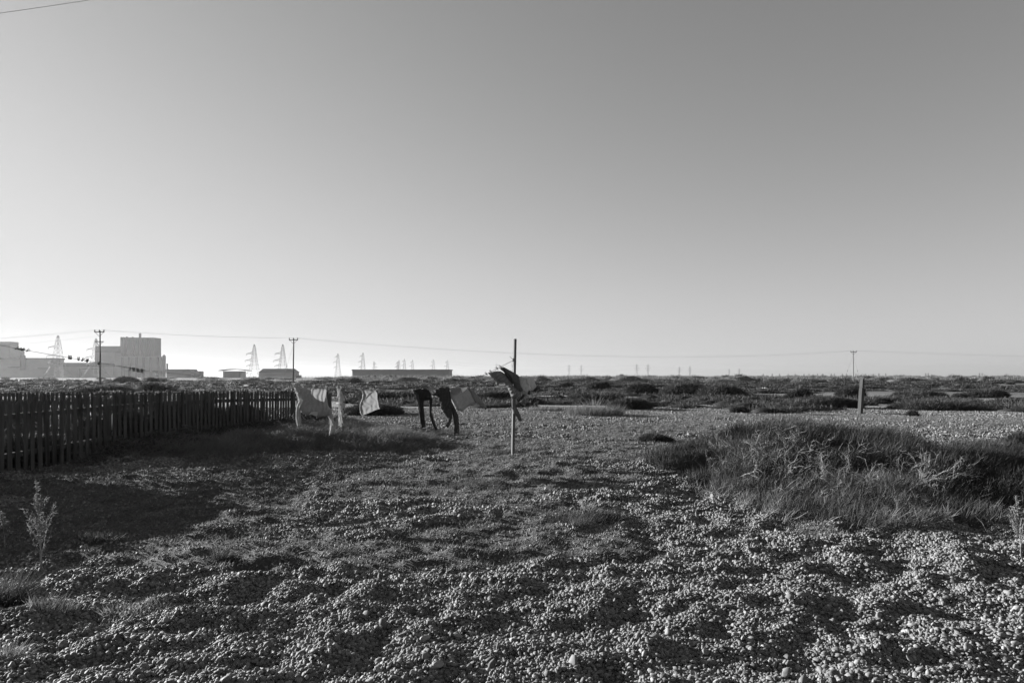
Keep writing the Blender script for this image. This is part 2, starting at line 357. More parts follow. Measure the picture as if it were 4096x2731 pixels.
# countable scrub bushes of the middle distance: (x0, x1, top, base, label)
G1 = 'low scrub bushes standing on the flats'
for b in (
 (2235, 2292, 1531, 1552, 'small round dark bush beyond and right of the clothes post'),
 (2350, 2436, 1526, 1560, 'tall humped dark bush above the pale dry grass clump'),
 (2262, 2500, 1568, 1611, 'wide black scrub bush directly behind the pale dry grass clump'),
 (2440, 2596, 1594, 1638, 'low grey scrub mound tapering to a point right of the pale dry grass clump'),
 (2510, 2622, 1530, 1573, 'dark humped bush up behind the tapering scrub mound'),
 (2640, 2826, 1532, 1577, 'broad dark thicket in the middle distance left of the two white scraps'),
 (2787, 2982, 1541, 1583, 'black thicket sloping down right beneath the two white scraps'),
 (2055, 2170, 1590, 1617, 'flat dark bush just right of the clothes post'),
 (1890, 2040, 1566, 1600, 'dark scrub bush behind the washing, left of the clothes post'),
 (3145, 3250, 1556, 1600, 'black square-shouldered bush left of the leaning sleeper post'),
 (3218, 3430, 1590, 1630, 'wide feathery bush touching the foot of the leaning sleeper post from the left'),
 (3345, 3456, 1545, 1578, 'grey round bush right below the wooden pole on the right'),
 (2928, 2990, 1631, 1649, 'tiny dark cushion on the open shingle right of centre'),
 (3495, 3562, 1592, 1615, 'small grey cushion bush right of the leaning sleeper post'),
 (3560, 3960, 1599, 1638, 'very long low dark bush lying on the bright shingle at right'),
 (3800, 3870, 1577, 1595, 'small dark hump above the long low bush'),
 (3632, 3668, 1647, 1663, 'tiny round tuft bush in front of the long low bush'),
 (3562, 3775, 1565, 1586, 'long thin dark scrub strip behind the long low bush'),
 (3860, 4010, 1559, 1584, 'dark scrub patch near the right edge of the flats'),
 (460, 552, 1509, 1534, 'humped black bush under the reactor block'),
 (590, 634, 1513, 1534, 'small round black bush right of the humped one under the reactor block'),
 (300, 535, 1545, 1573, 'long dark scrub band behind the left half of the picket fence'),
 (540, 700, 1535, 1572, 'dark scrub clump behind the fence above the pale curved cover'),
 (1388, 1444, 1514, 1534, 'small black bush in front of the left end of the long warehouse'),
 (1385, 1650, 1563, 1604, 'dark scrub bank behind the checked muslin square'),
 (1365, 1640, 1616, 1662, 'shaded grassy hummock just below the checked muslin square'),
 (2560, 2690, 1745, 1768, 'low black cushion on shingle left of the big broom bush'),
 (4035, 4160, 1735, 1790, 'grey tuft bush cut by the right edge above the broom bush'),
): scrub_bush(*b, group=G1, n=5200 if b[1]-b[0] > 200 else 2800, pale=0)

# scrub that reads as one mass
def scrub_mass():
    parts = []; k = 0
    for i in range(3600):
        px = random.uniform(-350, 4450); Y = 26*math.exp(random.random()**.8*math.log(260/26)); X = (px-CX)/F*Y
        dn = vn(X/16, Y/11, 41)+.35*vn(X/5, Y/4, 42); left = 1 if px < 2100 else 0
        if dn < (-.02-.12*left)-.22*(Y > 60) + .12*(Y < 42): continue
        if X < 0 and Y < 30: continue
        if px > 3300 and Y < 85 and dn < .2+.1*(Y < 60): continue
        w = random.uniform(.25, 1.1)*(1+Y/80); h = random.uniform(.07, .25)*(1+Y/130)
        sd = random.random()*9
        parts.append(dome(X, Y, w, w*.6, h, 12, 5, .35, sd)); parts.append(fuzz(X, Y, w, w*.6, h, int(70+2600/Y), .12+h*.35, Y/683*.4, .35, sd)); k += 1
    V, Q, T, A = join(parts); link('scrub', raw_mesh('scrub', V, Q, T, {'v': A}), M['blade_dark'], kind='stuff', label='dark low scrub and heather scattered over the flats'); print('scrub', k, len(V))
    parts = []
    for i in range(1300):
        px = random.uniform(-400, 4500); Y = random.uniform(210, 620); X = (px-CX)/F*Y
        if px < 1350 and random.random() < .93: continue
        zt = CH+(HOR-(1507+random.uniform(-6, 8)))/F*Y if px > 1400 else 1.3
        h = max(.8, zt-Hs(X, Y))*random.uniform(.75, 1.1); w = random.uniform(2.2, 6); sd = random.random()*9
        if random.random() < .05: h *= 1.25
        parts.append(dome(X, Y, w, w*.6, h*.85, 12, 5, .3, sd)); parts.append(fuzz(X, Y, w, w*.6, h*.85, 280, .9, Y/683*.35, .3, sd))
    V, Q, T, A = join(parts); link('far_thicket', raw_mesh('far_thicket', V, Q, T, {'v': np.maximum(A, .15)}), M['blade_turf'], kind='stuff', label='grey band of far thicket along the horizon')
scrub_mass()

# grass and weeds along the fence and the shaded bank
def field_blades(poly, dens, hf, wf, ln, w, up=1.0, jit=.45, tone=None):
    xs = [p[0] for p in poly]; ys = [p[1] for p in poly]; n = int(dens*(max(xs)-min(xs))*(max(ys)-min(ys)))
    x = RNG.uniform(min(xs), max(xs), n); y = RNG.uniform(min(ys), max(ys), n); sd = poly_sd(x, y, poly)
    k = sd > RNG.uniform(-.25, .35, n); x = x[k]; y = y[k]; sd = sd[k]; n = len(x)
    c = .5+vn(x/.5, y/.4, 51)*.9+.4*vn(x/.16, y/.14, 52)
    P = np.stack([x, y, H(x, y)+hf*sst(0, .6, sd)*np.clip(c, 0, 1)*RNG.random(n)], 1)
    D = np.stack([np.zeros(n), np.zeros(n), np.ones(n)*up], 1)+RNG.normal(0, jit, (n, 3))*np.array([1, 1, .3])+np.array([.3, -.1, 0])
    L = ln*RNG.uniform(.4, 1.3, n)*(.5+np.clip(c, 0, 1))
    return blades(P, D, L, w*RNG.uniform(.6, 1.4, n), bend=.35, v=np.clip(c*.5+RNG.random(n)*.5, 0, 1))
V, Q, T, A = field_blades(BANK, 1700, .10, 0, .15, .007, up=.8, jit=.6)
link('bank_grass', raw_mesh('bank_grass', V, Q, T, {'v': A}), M['blade_turf'], kind='stuff', label='rough grass and weeds on the bank before the fence')
WEED = [(-8.3, 12.2), (-7.4, 12.4), (-6.6, 14), (-5.9, 17), (-5.0, 22), (-5.2, 23.6), (-6.1, 23.6), (-8.2, 12)]
V, Q, T, A = field_blades(WEED, 1300, .4, 0, .09, .03, up=.3, jit=.9)
link('fence_weeds', raw_mesh('fence_weeds', V, Q, T, {'v': A}), M['blade_mid'], kind='stuff', label='leafy weeds tangled along the foot of the fence')
GARD = [(-14, 12.2), (-9.0, 12.4), (-6.9, 22.5), (-8, 26), (-16, 24)]
V, Q, T, A = field_blades(GARD, 60, .5, 0, .3, .02, up=.6, jit=.6)
link('garden_weeds', raw_mesh('garden_weeds', V, Q, T, {'v': A}), M['blade_mid'], kind='stuff', label='overgrown weeds behind the picket fence')

def turf():
    n = 360000; y = 5+RNG.random(n)**.9*24; x = RNG.uniform(-1, 1, n)*(.78*y+1)
    g = grassm(x, y); k = (RNG.random(n) < g) & (bushh(x, y) < .05) & (poly_sd(x, y, BANK) < .1); x = x[k]; y = y[k]; n = len(x)
    P = np.stack([x, y, H(x, y)-.004], 1); D = np.stack([np.full(n, .5), np.full(n, -.15), np.ones(n)], 1)+RNG.normal(0, .5, (n, 3))*np.array([1, 1, .2])
    L = (.022+.018*np.clip(vn(x/.3, y/.3, 61)+.5, 0, 1))*(1+y/22)*RNG.uniform(.6, 1.3, n)
    V, Q, T, A = blades(P, D, L, (.0035+.0005*y)*np.ones(n), bend=.4)
    link('short_turf', raw_mesh('short_turf', V, Q, T, {'v': A}), M['blade_turf'], kind='stuff', label='short dry turf growing in patches through the pebbles'); print('turf', n)
turf()

# ------------------------------------------------------------------ the big broom bush at the right
def broom():
    root = empty('broom_bush', (5, 10.5, Hs(5, 10.5)), 'big sprawling broom bush with dead pale branches, filling the right middle ground', 'bush')
    g = 110; xs = np.linspace(1.8, 10.4, g); ys = np.linspace(6.6, 15.2, g); X, Y = np.meshgrid(xs, ys)
    Z = H(X, Y)+bushh(X, Y)*.86-.06; V = np.stack([X.ravel(), Y.ravel(), Z.ravel()], 1)
    i = np.arange(g-1)[:, None]*g; j = np.arange(g-1)[None, :]; Q = np.stack([i+j, i+j+1, i+g+j+1, i+g+j], -1).reshape(-1, 4)
    zc = bushh(X, Y).ravel(); Q = Q[(zc[Q] > .05).all(1)]
    used = np.unique(Q); mp = -np.ones(len(V), int); mp[used] = np.arange(len(used))
    def put(nm, me, m, **k):
        o = link(nm, me, m, root, **k); p = root.location
        o.matrix_parent_inverse.identity()
        co = np.empty(len(me.vertices)*3, np.float32); me.vertices.foreach_get('co', co); co = co.reshape(-1, 3)-np.array(p, np.float32); me.vertices.foreach_set('co', co.ravel()); me.update(); return o
    put('litter', raw_mesh('litter', V[used], mp[Q], None, None, True), M['core'])
    # green shoots
    n = 270000; x = RNG.uniform(2, 10.2, n); y = RNG.uniform(7, 15, n); hb = bushh(x, y)
    grassy = sst(9.6, 8.6, y+.8*vn(x/.7, y/.7, 75))*sst(6.3, 5.4, x)
    dead = np.exp(-(((x-4.15)/.95)**2+((y-9.9)/.9)**2))
    k = (hb > .05) & (RNG.random(n) > .62*grassy) & (RNG.random(n) > .6*dead) & (RNG.random(n) < .35+1.3*(vn(x/.35, y/.35, 76)+.5)); x = x[k]; y = y[k]; hb = hb[k]; n = len(x)
    e = .08; gx = (bushh(x+e, y)-bushh(x-e, y))/(2*e); gy = (bushh(x, y+e)-bushh(x, y-e))/(2*e)
    D = np.stack([-gx*.9+.25, -gy*.9-.05, np.ones(n)*1.1], 1)+RNG.normal(0, .42, (n, 3))
    P = np.stack([x, y, H(x, y)+hb*RNG.uniform(.62, .98, n)], 1)
    c = np.clip(.5+vn(x/.6, y/.6, 77)*1.1, 0, 1)
    V, Q, T, A = blades(P, D, .15*RNG.uniform(.35, 1.5, n)*(.7+.5*c), .0045*RNG.uniform(.6, 1.4, n), bend=.13, v=np.clip(.55*c+.5*RNG.random(n), 0, 1))
    put('shoots', raw_mesh('shoots', V, Q, T, {'v': A}), M['blade_dark']); print('broom', n)
    # pale grass skirt in front
    n = 62000; x = RNG.uniform(2, 6.6, n); y = RNG.uniform(7, 11, n); hb = bushh(x, y)
    gr = sst(9.9, 8.8, y+.8*vn(x/.7, y/.7, 75))*sst(6.2, 5.2, x)
    k = (hb > .02) & (RNG.random(n) < (.08+.92*gr)*np.clip(4.2*(vn(x/.5, y/.32, 79)+.5*vn(x/.17, y/.13, 80)-.02), .03, 1)); x = x[k]; y = y[k]; hb = hb[k]; n = len(x)
    P = np.stack([x, y, H(x, y)+hb*RNG.uniform(.3, .9, n)], 1); D = np.stack([np.full(n, .35), np.full(n, -.25), np.ones(n)*.8], 1)+RNG.normal(0, .65, (n, 3))
    V, Q, T, A = blades(P, D, .15*RNG.uniform(.4, 1.5, n), .0055*RNG.uniform(.6, 1.3, n), bend=.35)
    put('dry_grass', raw_mesh('dry_grass', V, Q, T, {'v': A}), M['blade_pale'])
    # dead branches
    mb = MB(); md = MB()
    def twig(p, d, L, r, dep, mbx):
        pts = [p]; k = 5; dd = d.copy()
        for i in range(k):
            dd = (dd+Vector((random.gauss(0, .22), random.gauss(0, .22), random.gauss(0, .16)))).normalized(); pts.append(pts[-1]+dd*(L/k))
            if dep and i > 0 and random.random() < .85:
                s = (dd+Vector((random.gauss(0, .7), random.gauss(0, .7), random.gauss(.1, .5)))).normalized(); twig(pts[-1], s, L*random.uniform(.35, .7), r*.6, dep-1, mbx)
        mbx.tube(pts, [r*(1-.75*i/k) for i in range(k+1)], 4)
    for i in range(290):
        a = random.random()
        if a < .45: cx, cy, sx, sy = 4.2, 9.9, .9, .7
        elif a < .72: cx, cy, sx, sy = 4.4, 8.9, 1.2, .7
        elif a < .85: cx, cy, sx, sy = 3.5, 10.6, .5, .5
        else: cx, cy, sx, sy = 5.2, 9.2, .6, .5
        x = random.gauss(cx, sx*.6); y = random.gauss(cy, sy*.6); z = Hs(x, y)+float(bushh(x, y))*.75
        t = random.uniform(0, 6.28); d = Vector((math.cos(t)*.9+.15, math.sin(t)*.8-.25, random.uniform(.15, .9))).normalized()
        twig(Vector((x, y, z)), d, random.uniform(.15, .38), random.uniform(.0035, .0072), 2, mb if random.random() < .72 else md)
    for mbx, nm, m in ((mb, 'dead_branches', M['twig']), (md, 'bare_stems', M['twigdark'])):
        o = mbx.build(nm, m, root)
        for v in o.data.vertices: v.co -= root.location
broom()

# ------------------------------------------------------------------ small tufts and plants
def tuft(px, py, w, h, label, n=400, tone='blade_mid', bw=.004, name='grass_tuft', sticks=0, group='grass tufts on the shingle', spread=.5):
    X, Y = gnd(px, py); z = Hs(X, Y); n = int(n)
    a = RNG.uniform(0, 6.28, n); r = np.sqrt(RNG.random(n))*w; x = X+np.cos(a)*r; y = Y+np.sin(a)*r*.7
    P = np.stack([x, y, H(x, y)-.01], 1); D = np.stack([np.cos(a)*r/w*spread+.15, np.sin(a)*r/w*spread-.05, np.ones(n)], 1)+RNG.normal(0, .22, (n, 3))
    V, Q, T, A = blades(P, D, h*RNG.uniform(.45, 1.2, n), np.full(n, bw), bend=.3)
    if sticks:
        mb = MB()
        for i in range(sticks):
            p = Vector((X+random.gauss(0, .004), Y+random.gauss(0, .004), z-.02)); d = Vector((random.gauss(.1, .45), random.gauss(0, .2), 1)).normalized(); L = h*random.uniform(1.3, 2.3)
            q = p+d*L*.5; e = q+(d+Vector((random.gauss(.1, .2), 0, 0)))*L*.5; mb.tube([p, q, e], [.004, .003, .0015], 4)
        root = empty(name, (X, Y, z), label, 'grass', group)
        V -= np.array([X, Y, z]); link('blades', raw_mesh('blades', V, Q, T, {'v': A}), M[tone], root)
        o = mb.build('dry_stems', M['twig'], root)
        for v in o.data.vertices: v.co -= Vector((X, Y, z))
        return root
    return place(link(name, raw_mesh(name, V, Q, T, {'v': A}), M[tone], label=label, cat='grass', group=group), (X, Y, z))
tuft(2340, 2085, .42, .13, 'dark grass tuft with bare upright stems in the middle of the shingle', 1800, sticks=26)
tuft(2325, 2112, .10, .09, 'small pale grass sprig in front of the dark tuft with bare stems', 260, 'blade_pale')
tuft(2080, 2170, .14, .05, 'flat grass sprig below and left of the dark stemmed tuft', 220)
tuft(895, 2245, .09, .15, 'upright lone tuft of grass at the edge of the fence shadow', 420)
tuft(1890, 1945, .33, .12, 'broad low tuft in front of the clothes post', 1300)
tuft(2000, 1818, .3, .13, 'tuft beside the foot of the clothes post', 900)
tuft(10, 2400, .16, .24, 'dark grass clump cut by the left edge', 600)
tuft(540, 2430, .2, .08, 'sprawling pale grass sprig on the lower left shingle', 450, 'blade_pale')
tuft(210, 2450, .14, .1, 'wispy pale grass sprig near the lower left corner', 300, 'blade_pale')
tuft(15, 2640, .12, .1, 'pale sprig at the bottom left corner', 300, 'blade_pale')
tuft(400, 2175, .2, .1, 'faint shaded grass tuft right of the dead weed plant', 400)
tuft(1050, 2125, .12, .07, 'tiny sprig between the fence shadow and the turf', 200)
tuft(2380, 1662, 1.15, .5, 'tall pale dry grass clump on the flats right of the clothes post', 1500, 'blade_turf', .012, sticks=30, spread=.25)
tuft(2180, 1645, .8, .3, 'short pale dry grass just right of the clothes post', 700, 'blade_turf', .012)
tuft(1800, 1745, .5, .22, 'low weedy tuft beneath the grey trousers', 1200)
tuft(3300, 1660, .6, .12, 'flat dark turf cushion left of the leaning sleeper post', 800, bw=.012)
tuft(3590, 1655, .5, .12, 'low turf at right of the sleeper post foot', 800, bw=.012)

def weed(px, py, hpx, label, w=1.0, n=26):
    X, Y = gnd(px, py); z = Hs(X, Y); h = hpx/F*Y; root = empty('dried_weed', (X, Y, z), label, 'plant')
    st = MB(); st.tube([(0, 0, 0), (-.01, 0, h*.4), (-.03, 0, h*.75), (-.05, 0, h)], [.007, .006, .004, .002], 5)
    P = []; Dd = []; V2 = []
    for i in range(n):
        t = .12+.6*random.random(); a = random.uniform(0, 6.28); b = Vector((-.03*t, 0, h*t)); L = h*.42*(1.05-t)*w*random.uniform(.7, 1.2)
        d = Vector((math.cos(a)*.6, math.sin(a)*.6, .9)).normalized(); m = b+d*L*.55; e = m+(d+Vector((0, 0, .4))).normalized()*L*.5
        st.tube([b, m, e], [.003, .0022, .001], 4)
        for k in range(16):
            s = random.random(); q = b.lerp(m, s*2) if s < .5 else m.lerp(e, s*2-1); P.append(q); Dd.append(d+Vector((random.gauss(0, .8), random.gauss(0, .8), random.gauss(0, .8))))
    for k in range(150):
        t = random.uniform(.35, 1.0); P.append(Vector((-.04*t, 0, h*t))); Dd.append(Vector((random.gauss(0, 1), random.gauss(0, 1), random.gauss(.4, .4))))
    V, Q, T, A = blades(np.array(P), np.array(Dd), RNG.uniform(.012, .035, len(P)), np.full(len(P), .0065))
    st.build('stems', M['twig'], root); link('seed_leaves', raw_mesh('seed_leaves', V, Q, T, {'v': A}), M['blade_turf'], root)
weed(165, 2290, 375, 'tall dried weed with seed spikes standing at the left in the fence shadow', 1.0, 34)
weed(20, 2200, 150, 'short dried weed cut by the left edge beside the tall one', 1.0, 14)
weed(4085, 2240, 250, 'dried weed spike cut by the right edge below the broom bush', 1.1, 20)
weed(790, 1640, 110, 'thin pale weed rising above the fence under the curved roof building', .6, 8) if False else None

# tall thin weeds behind the fence
def tall_weed(px, top, Y, label):
    b = at(px, 1600, Y); z = Hs(b.x, Y); h = at(px, top, Y).z-z; mb = MB(); root = empty('tall_weed', (b.x, Y, z), label, 'plant', 'tall weeds behind the fence')
    for k in range(5):
        lean = random.uniform(-.1, .35); mb.tube([(k*.05, 0, 0), (k*.05+lean*.3, 0, h*.6), (k*.05+lean, 0, h*random.uniform(.8, 1))], [.012, .01, .005], 4)
    P = []; D = []
    for k in range(260):
        t = random.uniform(.45, .95); P.append((random.uniform(0, .35)*t+.05, random.uniform(-.1, .1), h*t)); D.append((random.gauss(0, 1), random.gauss(0, 1), random.gauss(.2, .6)))
    V, Q, T, A = blades(np.array(P), np.array(D), RNG.uniform(.03, .09, len(P)), np.full(len(P), .02))
    mb.build('stems', M['twig'], root); link('leaves', raw_mesh('leaves', V, Q, T, {'v': A}), M['blade_pale'], root)
tall_weed(905, 1510, 19, 'tallest pale weed behind the fence, leaning right under the small curved-roof building')
tall_weed(985, 1545, 20, 'leafy weed behind the fence left of the small roofed board')
tall_weed(770, 1548, 19, 'thin weed behind the fence right of the pale curved cover')

# sticks and a larger stone
for px, py, L, a, lb in ((1225, 2208, .12, .3, 'short pale driftwood stick on the lower middle turf'), (1340, 2203, .07, 1.9, 'tiny pale stick to the right of the driftwood')):
    X, Y = gnd(px, py); z = Hs(X, Y)+.03; mb = MB(); mb.tube([(-L/2*math.cos(a), -L/2*math.sin(a), 0), (0, .01, .012), (L/2*math.cos(a), L/2*math.sin(a), .004)], [.006, .008, .004], 6)
    o = mb.build('stick', M['twig'], label=lb, cat='stick'); o.location = (X, Y, z)
V, Q, T, A = dome(0, 0, .11, .07, .05, 20, 8, .12, 3, 0)
o = link('stone', raw_mesh('stone', V, Q, T, None, True), mat('dark_stone', .10, .2, 8, bump=.01), label='flat dark stone larger than the pebbles below the centre turf', cat='stone'); X, Y = gnd(1935, 2262); o.location = (X, Y, Hs(X, Y)+.01)

# ------------------------------------------------------------------ fences
def picket_fence(A, B, topf, label, post_every=2.4, sp=.145, pw=.082, mat_=None, z_off=0):
    A = Vector((*A, 0)); B = Vector((*B, 0)); d = (B-A); Ln = d.length; d.normalize(); nrm = Vector((d.y, -d.x, 0)); rz = math.atan2(d.y, d.x)
    root = empty('picket_fence', (A.x, A.y, Hs(A.x, A.y)), label, 'fence'); o0 = root.location.copy()
    def fin(mb, nm, m):
        o = mb.build(nm, m, root)
        for v in o.data.vertices: v.co -= o0
        return o
    npst = int(Ln/post_every)+1; s = 0
    for b in range(npst):
        s0 = b*post_every; s1 = min(Ln, s0+post_every)
        p = A+d*s0-nrm*.09; zt = topf(s0/Ln); g = Hs(p.x, p.y)
        fin(MB().box((p.x, p.y, (zt-.06+g-.3)/2), (.1, .1, zt-.06-(g-.3)), rz), 'post', M['picket'])
        if s1-s0 < .3: break
        for fr in (.22, .78):
            m_ = MB(); a = A+d*s0; c = A+d*s1
            za = Hs(a.x, a.y)*(1-fr)+topf(s0/Ln)*fr; zc = Hs(c.x, c.y)*(1-fr)+topf(s1/Ln)*fr
            a = Vector((a.x, a.y, za))-nrm*.03; c = Vector((c.x, c.y, zc))-nrm*.03; u = Vector((0, 0, .04)); w = nrm*.018
            m_.add([a-u-w, c-u-w, c-u+w, a-u+w, a+u-w, c+u-w, c+u+w, a+u+w], [(3, 2, 1, 0), (4, 5, 6, 7), (0, 1, 5, 4), (1, 2, 6, 5), (2, 3, 7, 6), (3, 0, 4, 7)])
            fin(m_, 'rail', M['picket'])
        pm = MB(); q = s0+sp/2
        while q < s1-.02:
            p = A+d*(q+random.gauss(0, .004)); zt = topf(q/Ln)+random.gauss(0, .013); g = Hs(p.x, p.y)-.06; w = pw/2*random.uniform(.93, 1.05); ln = random.gauss(0, .012); th = .011
            prof = [(-w, g), (w, g), (w+ln, zt-.06), (w*.55+ln, zt-.02), (ln, zt), (-w*.55+ln, zt-.02), (-w+ln, zt-.06)]
            vs = []
            for t in (-th, th):
                for (x, z) in prof: c = p+d*x+nrm*(t+.005); vs.append((c.x, c.y, z))
            n = 7; pm.add(vs, [tuple(range(n-1, -1, -1)), tuple(range(n, 2*n))]+[(k, (k+1) % n, n+(k+1) % n, n+k) for k in range(n)])
            q += sp
        fin(pm, 'picket_panel', M['picket'])
    return root
def tf(t): return float(np.interp(t, [0, .12, .35, .6, 1], [1.19, 1.22, 1.28, 1.22, 1.09]))
picket_fence(FA, FB, tf, 'long weathered picket fence running away from the left edge towards the washing')
picket_fence((-14.5, 17.3), (-7.35, 16.9), lambda t: 1.22, 'second picket fence joining the long one from behind at the far left', post_every=2.4, sp=.105, pw=.07)
# close-boarded fence and line post just beyond the left edge: they throw the shade over the lower left
def board_fence():
    A = Vector((-11.2, 2.0, 0)); B = Vector((-8.34, 10.93, 0)); d = (B-A); Ln = d.length; d.normalize(); nr = Vector((d.y, -d.x, 0))
    root = empty('board_fence', (A.x, A.y, Hs(A.x, A.y)), 'close-boarded fence continuing the picket fence outside the left edge', 'fence'); o0 = root.location.copy()
    pm = MB(); q = 0
    while q < Ln:
        p = A+d*q; zt = 1.2+random.gauss(0, .008); g = Hs(p.x, p.y)-.05; c = p+nr*random.choice((0, .004)); pm.box((c.x, c.y, (zt+g)/2), (.132, .018, zt-g), math.atan2(d.y, d.x)); q += .135
    o = pm.build('boards', M['picket'], root)
    for v in o.data.vertices: v.co -= o0
    for k in range(5):
        p = A+d*(k*Ln/4)-nr*.07; g = Hs(p.x, p.y); o = MB().box((p.x, p.y, (1.25+g-.2)/2), (.1, .1, 1.25-g+.2), 0).build('post', M['picket'], root)
        for v in o.data.vertices: v.co -= o0
board_fence()

def shade_shrub(t, h, lb):  # shrubs added behind the pickets to make the fence shadow solid
    x = FA[0]+(FB[0]-FA[0])*t-.75; y = FA[1]+(FB[1]-FA[1])*t; sd = random.random()*9
    V, Q, T, A = join([dome(x, y, .5, 1.0, h*.8, 24, 9, .2, sd), fuzz(x, y, .52, 1.02, h*.8, 5200, .16, .022, .2, sd)])
    place(link('shade_shrub', raw_mesh('shade_shrub', V, Q, T, {'v': A}), M['blade_dark'], label=lb, cat='shrub', group='shrubs added behind the picket fence to block light'), (x, y, Hs(x, y)))
shade_shrub(-.0, .5, 'low shrub added behind the left end of the picket fence to block light')
shade_shrub(.13, .5, 'second low shrub added to block light behind the left end of the fence, before the white board')
shade_shrub(.27, 1.0, 'dark shrub added to block light behind the fence just right of the white board')
shade_shrub(.40, 1.05, 'dark shrub added to block light behind the fence below the pale curved cover')
shade_shrub(.54, .95, 'dark shrub added to block light behind the fence right of the pale curved cover')
shade_shrub(.68, .85, 'dark shrub added to block light behind the fence below the roofed board')
# garden things behind the pickets
def shell(px0, px1, yt, Y, label, name, m):
    a = at(px0, yt, Y); b = at(px1, yt, Y); w = (b.x-a.x)/2; cx = (a.x+b.x)/2; z0 = Hs(cx, Y); h = a.z-z0; mb = MB(); n = 16; vs = []; rows = 6
    for r_ in (1, .97):
        for j in range(rows):
            for i in range(n+1):
                t = math.pi*i/n; vs.append((-math.copysign(abs(math.cos(t))**.6, math.cos(t))*w*r_, j*.22*1.0, (abs(math.sin(t))**.45)*h*r_*(1-.02*j)))
    m1 = rows*(n+1); fs = []
    for j in range(rows-1):
        for i in range(n):
            q = j*(n+1)+i; fs.append((q, q+1, q+n+2, q+n+1)); fs.append((m1+q+n+1, m1+q+n+2, m1+q+1, m1+q))
    for i in range(n): fs.append((i+1, i, m1+i, m1+i+1)); q = (rows-1)*(n+1)+i; fs.append((q, q+1, m1+q+1, m1+q))
    mb.add(vs, fs, True); o = mb.build(name, m, label=label, cat='cover'); o.location = (cx, Y, z0); return o
shell(657, 760, 1574, 18.5, 'pale curved cover showing its rounded top above the fence', 'garden_cover', M['garden'])
root = empty('bird_table', at(1050, 1600, 21.5)*1, 'small dark sloping roofed board on a post behind the fence, left of the washing', 'bird table'); b = root.location; b.z = Hs(b.x, b.y)
MB().bar((0, 0, 0), (0, 0, 1.0), .04, n=8).build('post', M['woodpole'], root)
zr = at(1050, 1577, 21.5).z-b.z
mb = MB(); mb.add([(-.45, -.25, zr+.09), (.42, -.25, zr-.04), (.42, .3, zr-.02), (-.45, .3, zr+.12), (-.45, -.25, zr+.05), (.42, -.25, zr-.08), (.42, .3, zr-.06), (-.45, .3, zr+.08)], [(0, 1, 2, 3), (7, 6, 5, 4), (0, 4, 5, 1), (1, 5, 6, 2), (2, 6, 7, 3), (3, 7, 4, 0)]); mb.build('roof_board', M['woodpole'], root)
for px, pt, pb, w, Y, lb in ((446, 1652, 1745, .075, 13.6, 'narrow white board standing upright behind the pickets at left'),):
    a = at(px, pt, Y); c = at(px, pb, Y); mb = MB(); mb.prism([(-w, 0), (w*.8, 0), (w, a.z-c.z-.1), (w*.3, a.z-c.z), (-w*.7, a.z-c.z-.12)], 0, .02); o = mb.build('white_board', M['white'], label=lb, cat='board'); o.location = c
a = at(560, 1600, 17.9); root = empty('garden_bench', (a.x, a.y, Hs(a.x, a.y)), 'pale slatted garden bench seen in slivers through the pickets', 'bench')
for k in range(4): MB().box((0, k*.11, .46), (1.5, .08, .025)).build('seat_slat', M['white'], root)
for k in range(2): MB().box((0, .47, a.z-Hs(a.x, a.y)-.05-k*.16), (1.5, .03, .09)).build('back_slat', M['white'], root)
for sx in (-.7, .7):
    for yy in (0, .42): MB().box((sx, yy, .22 if yy == 0 else .45), (.05, .05, .44 if yy == 0 else .88)).build('leg', M['garden'], root)

# ------------------------------------------------------------------ clothes line
LP = Vector((0.03, 13.6, 0)); LQ = Vector((-8.62, 10.9, 0)); LD = (LP-LQ).normalized(); LN = Vector((LD.y, -LD.x, 0))
if LN.y > 0: LN = -LN                     # LN points towards the camera
def onl(px, py, off=0):                  # photo pixel -> point on the vertical plane of the clothes line
    k = (px-CX)/F; t = (LP.x-k*LP.y)/(k*(-1)*LD.y+LD.x) if True else 0
    # point = LP - s*LD ; x = k*y
    s = (LP.x-k*LP.y)/(LD.x-k*LD.y); Y = LP.y-s*LD.y
    p = Vector((k*Y, Y, CH+(HOR-py)/F*Y)); return p+LN*off
# posts
base = Vector((gnd(2050, 1830)[0], 13.6, 0)); top = at(2061, 1355, 13.6); g = Hs(base.x, 13.6)
root = empty('clothes_post', (base.x, 13.6, g), 'tall thin square wooden post holding the clothes line', 'post', rz=.45)
mb = MB(); mb.bar((0, 0, -.3), (top.x-base.x, 0, top.z-g), .038, .035); mb.build('shaft', mat('grey_post_wood', .065, .12, 14, stretch=(1, 1, .1), bump=.004), root)
mb = MB(); ax = at(2057, 1440, 13.6); mb.tube([(ax.x-base.x+.034*math.cos(t*.8), .034*math.sin(t*.8), ax.z-g+t*.003-.03) for t in range(0, 26)], .006, 5)
mb.tube([(ax.x-base.x-.03, -.03, ax.z-g), (ax.x-base.x-.12, -.04, ax.z-g+.08)], .005, 5); mb.tube([(ax.x-base.x-.05+.025*math.cos(t), -.04, ax.z-g-.09+.05*math.sin(t)) for t in np.linspace(0, 6.2, 12)], .003, 4)
mb.build('rope_knot', M['line'], root)
pr = empty('clothes_post', (LQ.x, LQ.y, Hs(LQ.x, LQ.y)), 'far end post of the clothes line outside the left edge', 'post'); MB().bar((0, 0, -.3), (0, 0, 2.12), .055, n=8).build('shaft', M['wood'], pr)
lp = [(-60, 1369), (0, 1380.6), (104, 1401), (279, 1431), (403, 1452), (579, 1481), (740, 1499), (1001, 1526), (1178, 1541), (1309, 1553), (1510, 1558), (1657, 1560), (1760, 1555), (1838, 1541), (1864, 1530), (1937, 1500), (2053, 1441)]
def liney(px): return float(np.interp(px, [a for a, b in lp], [b for a, b in lp]))
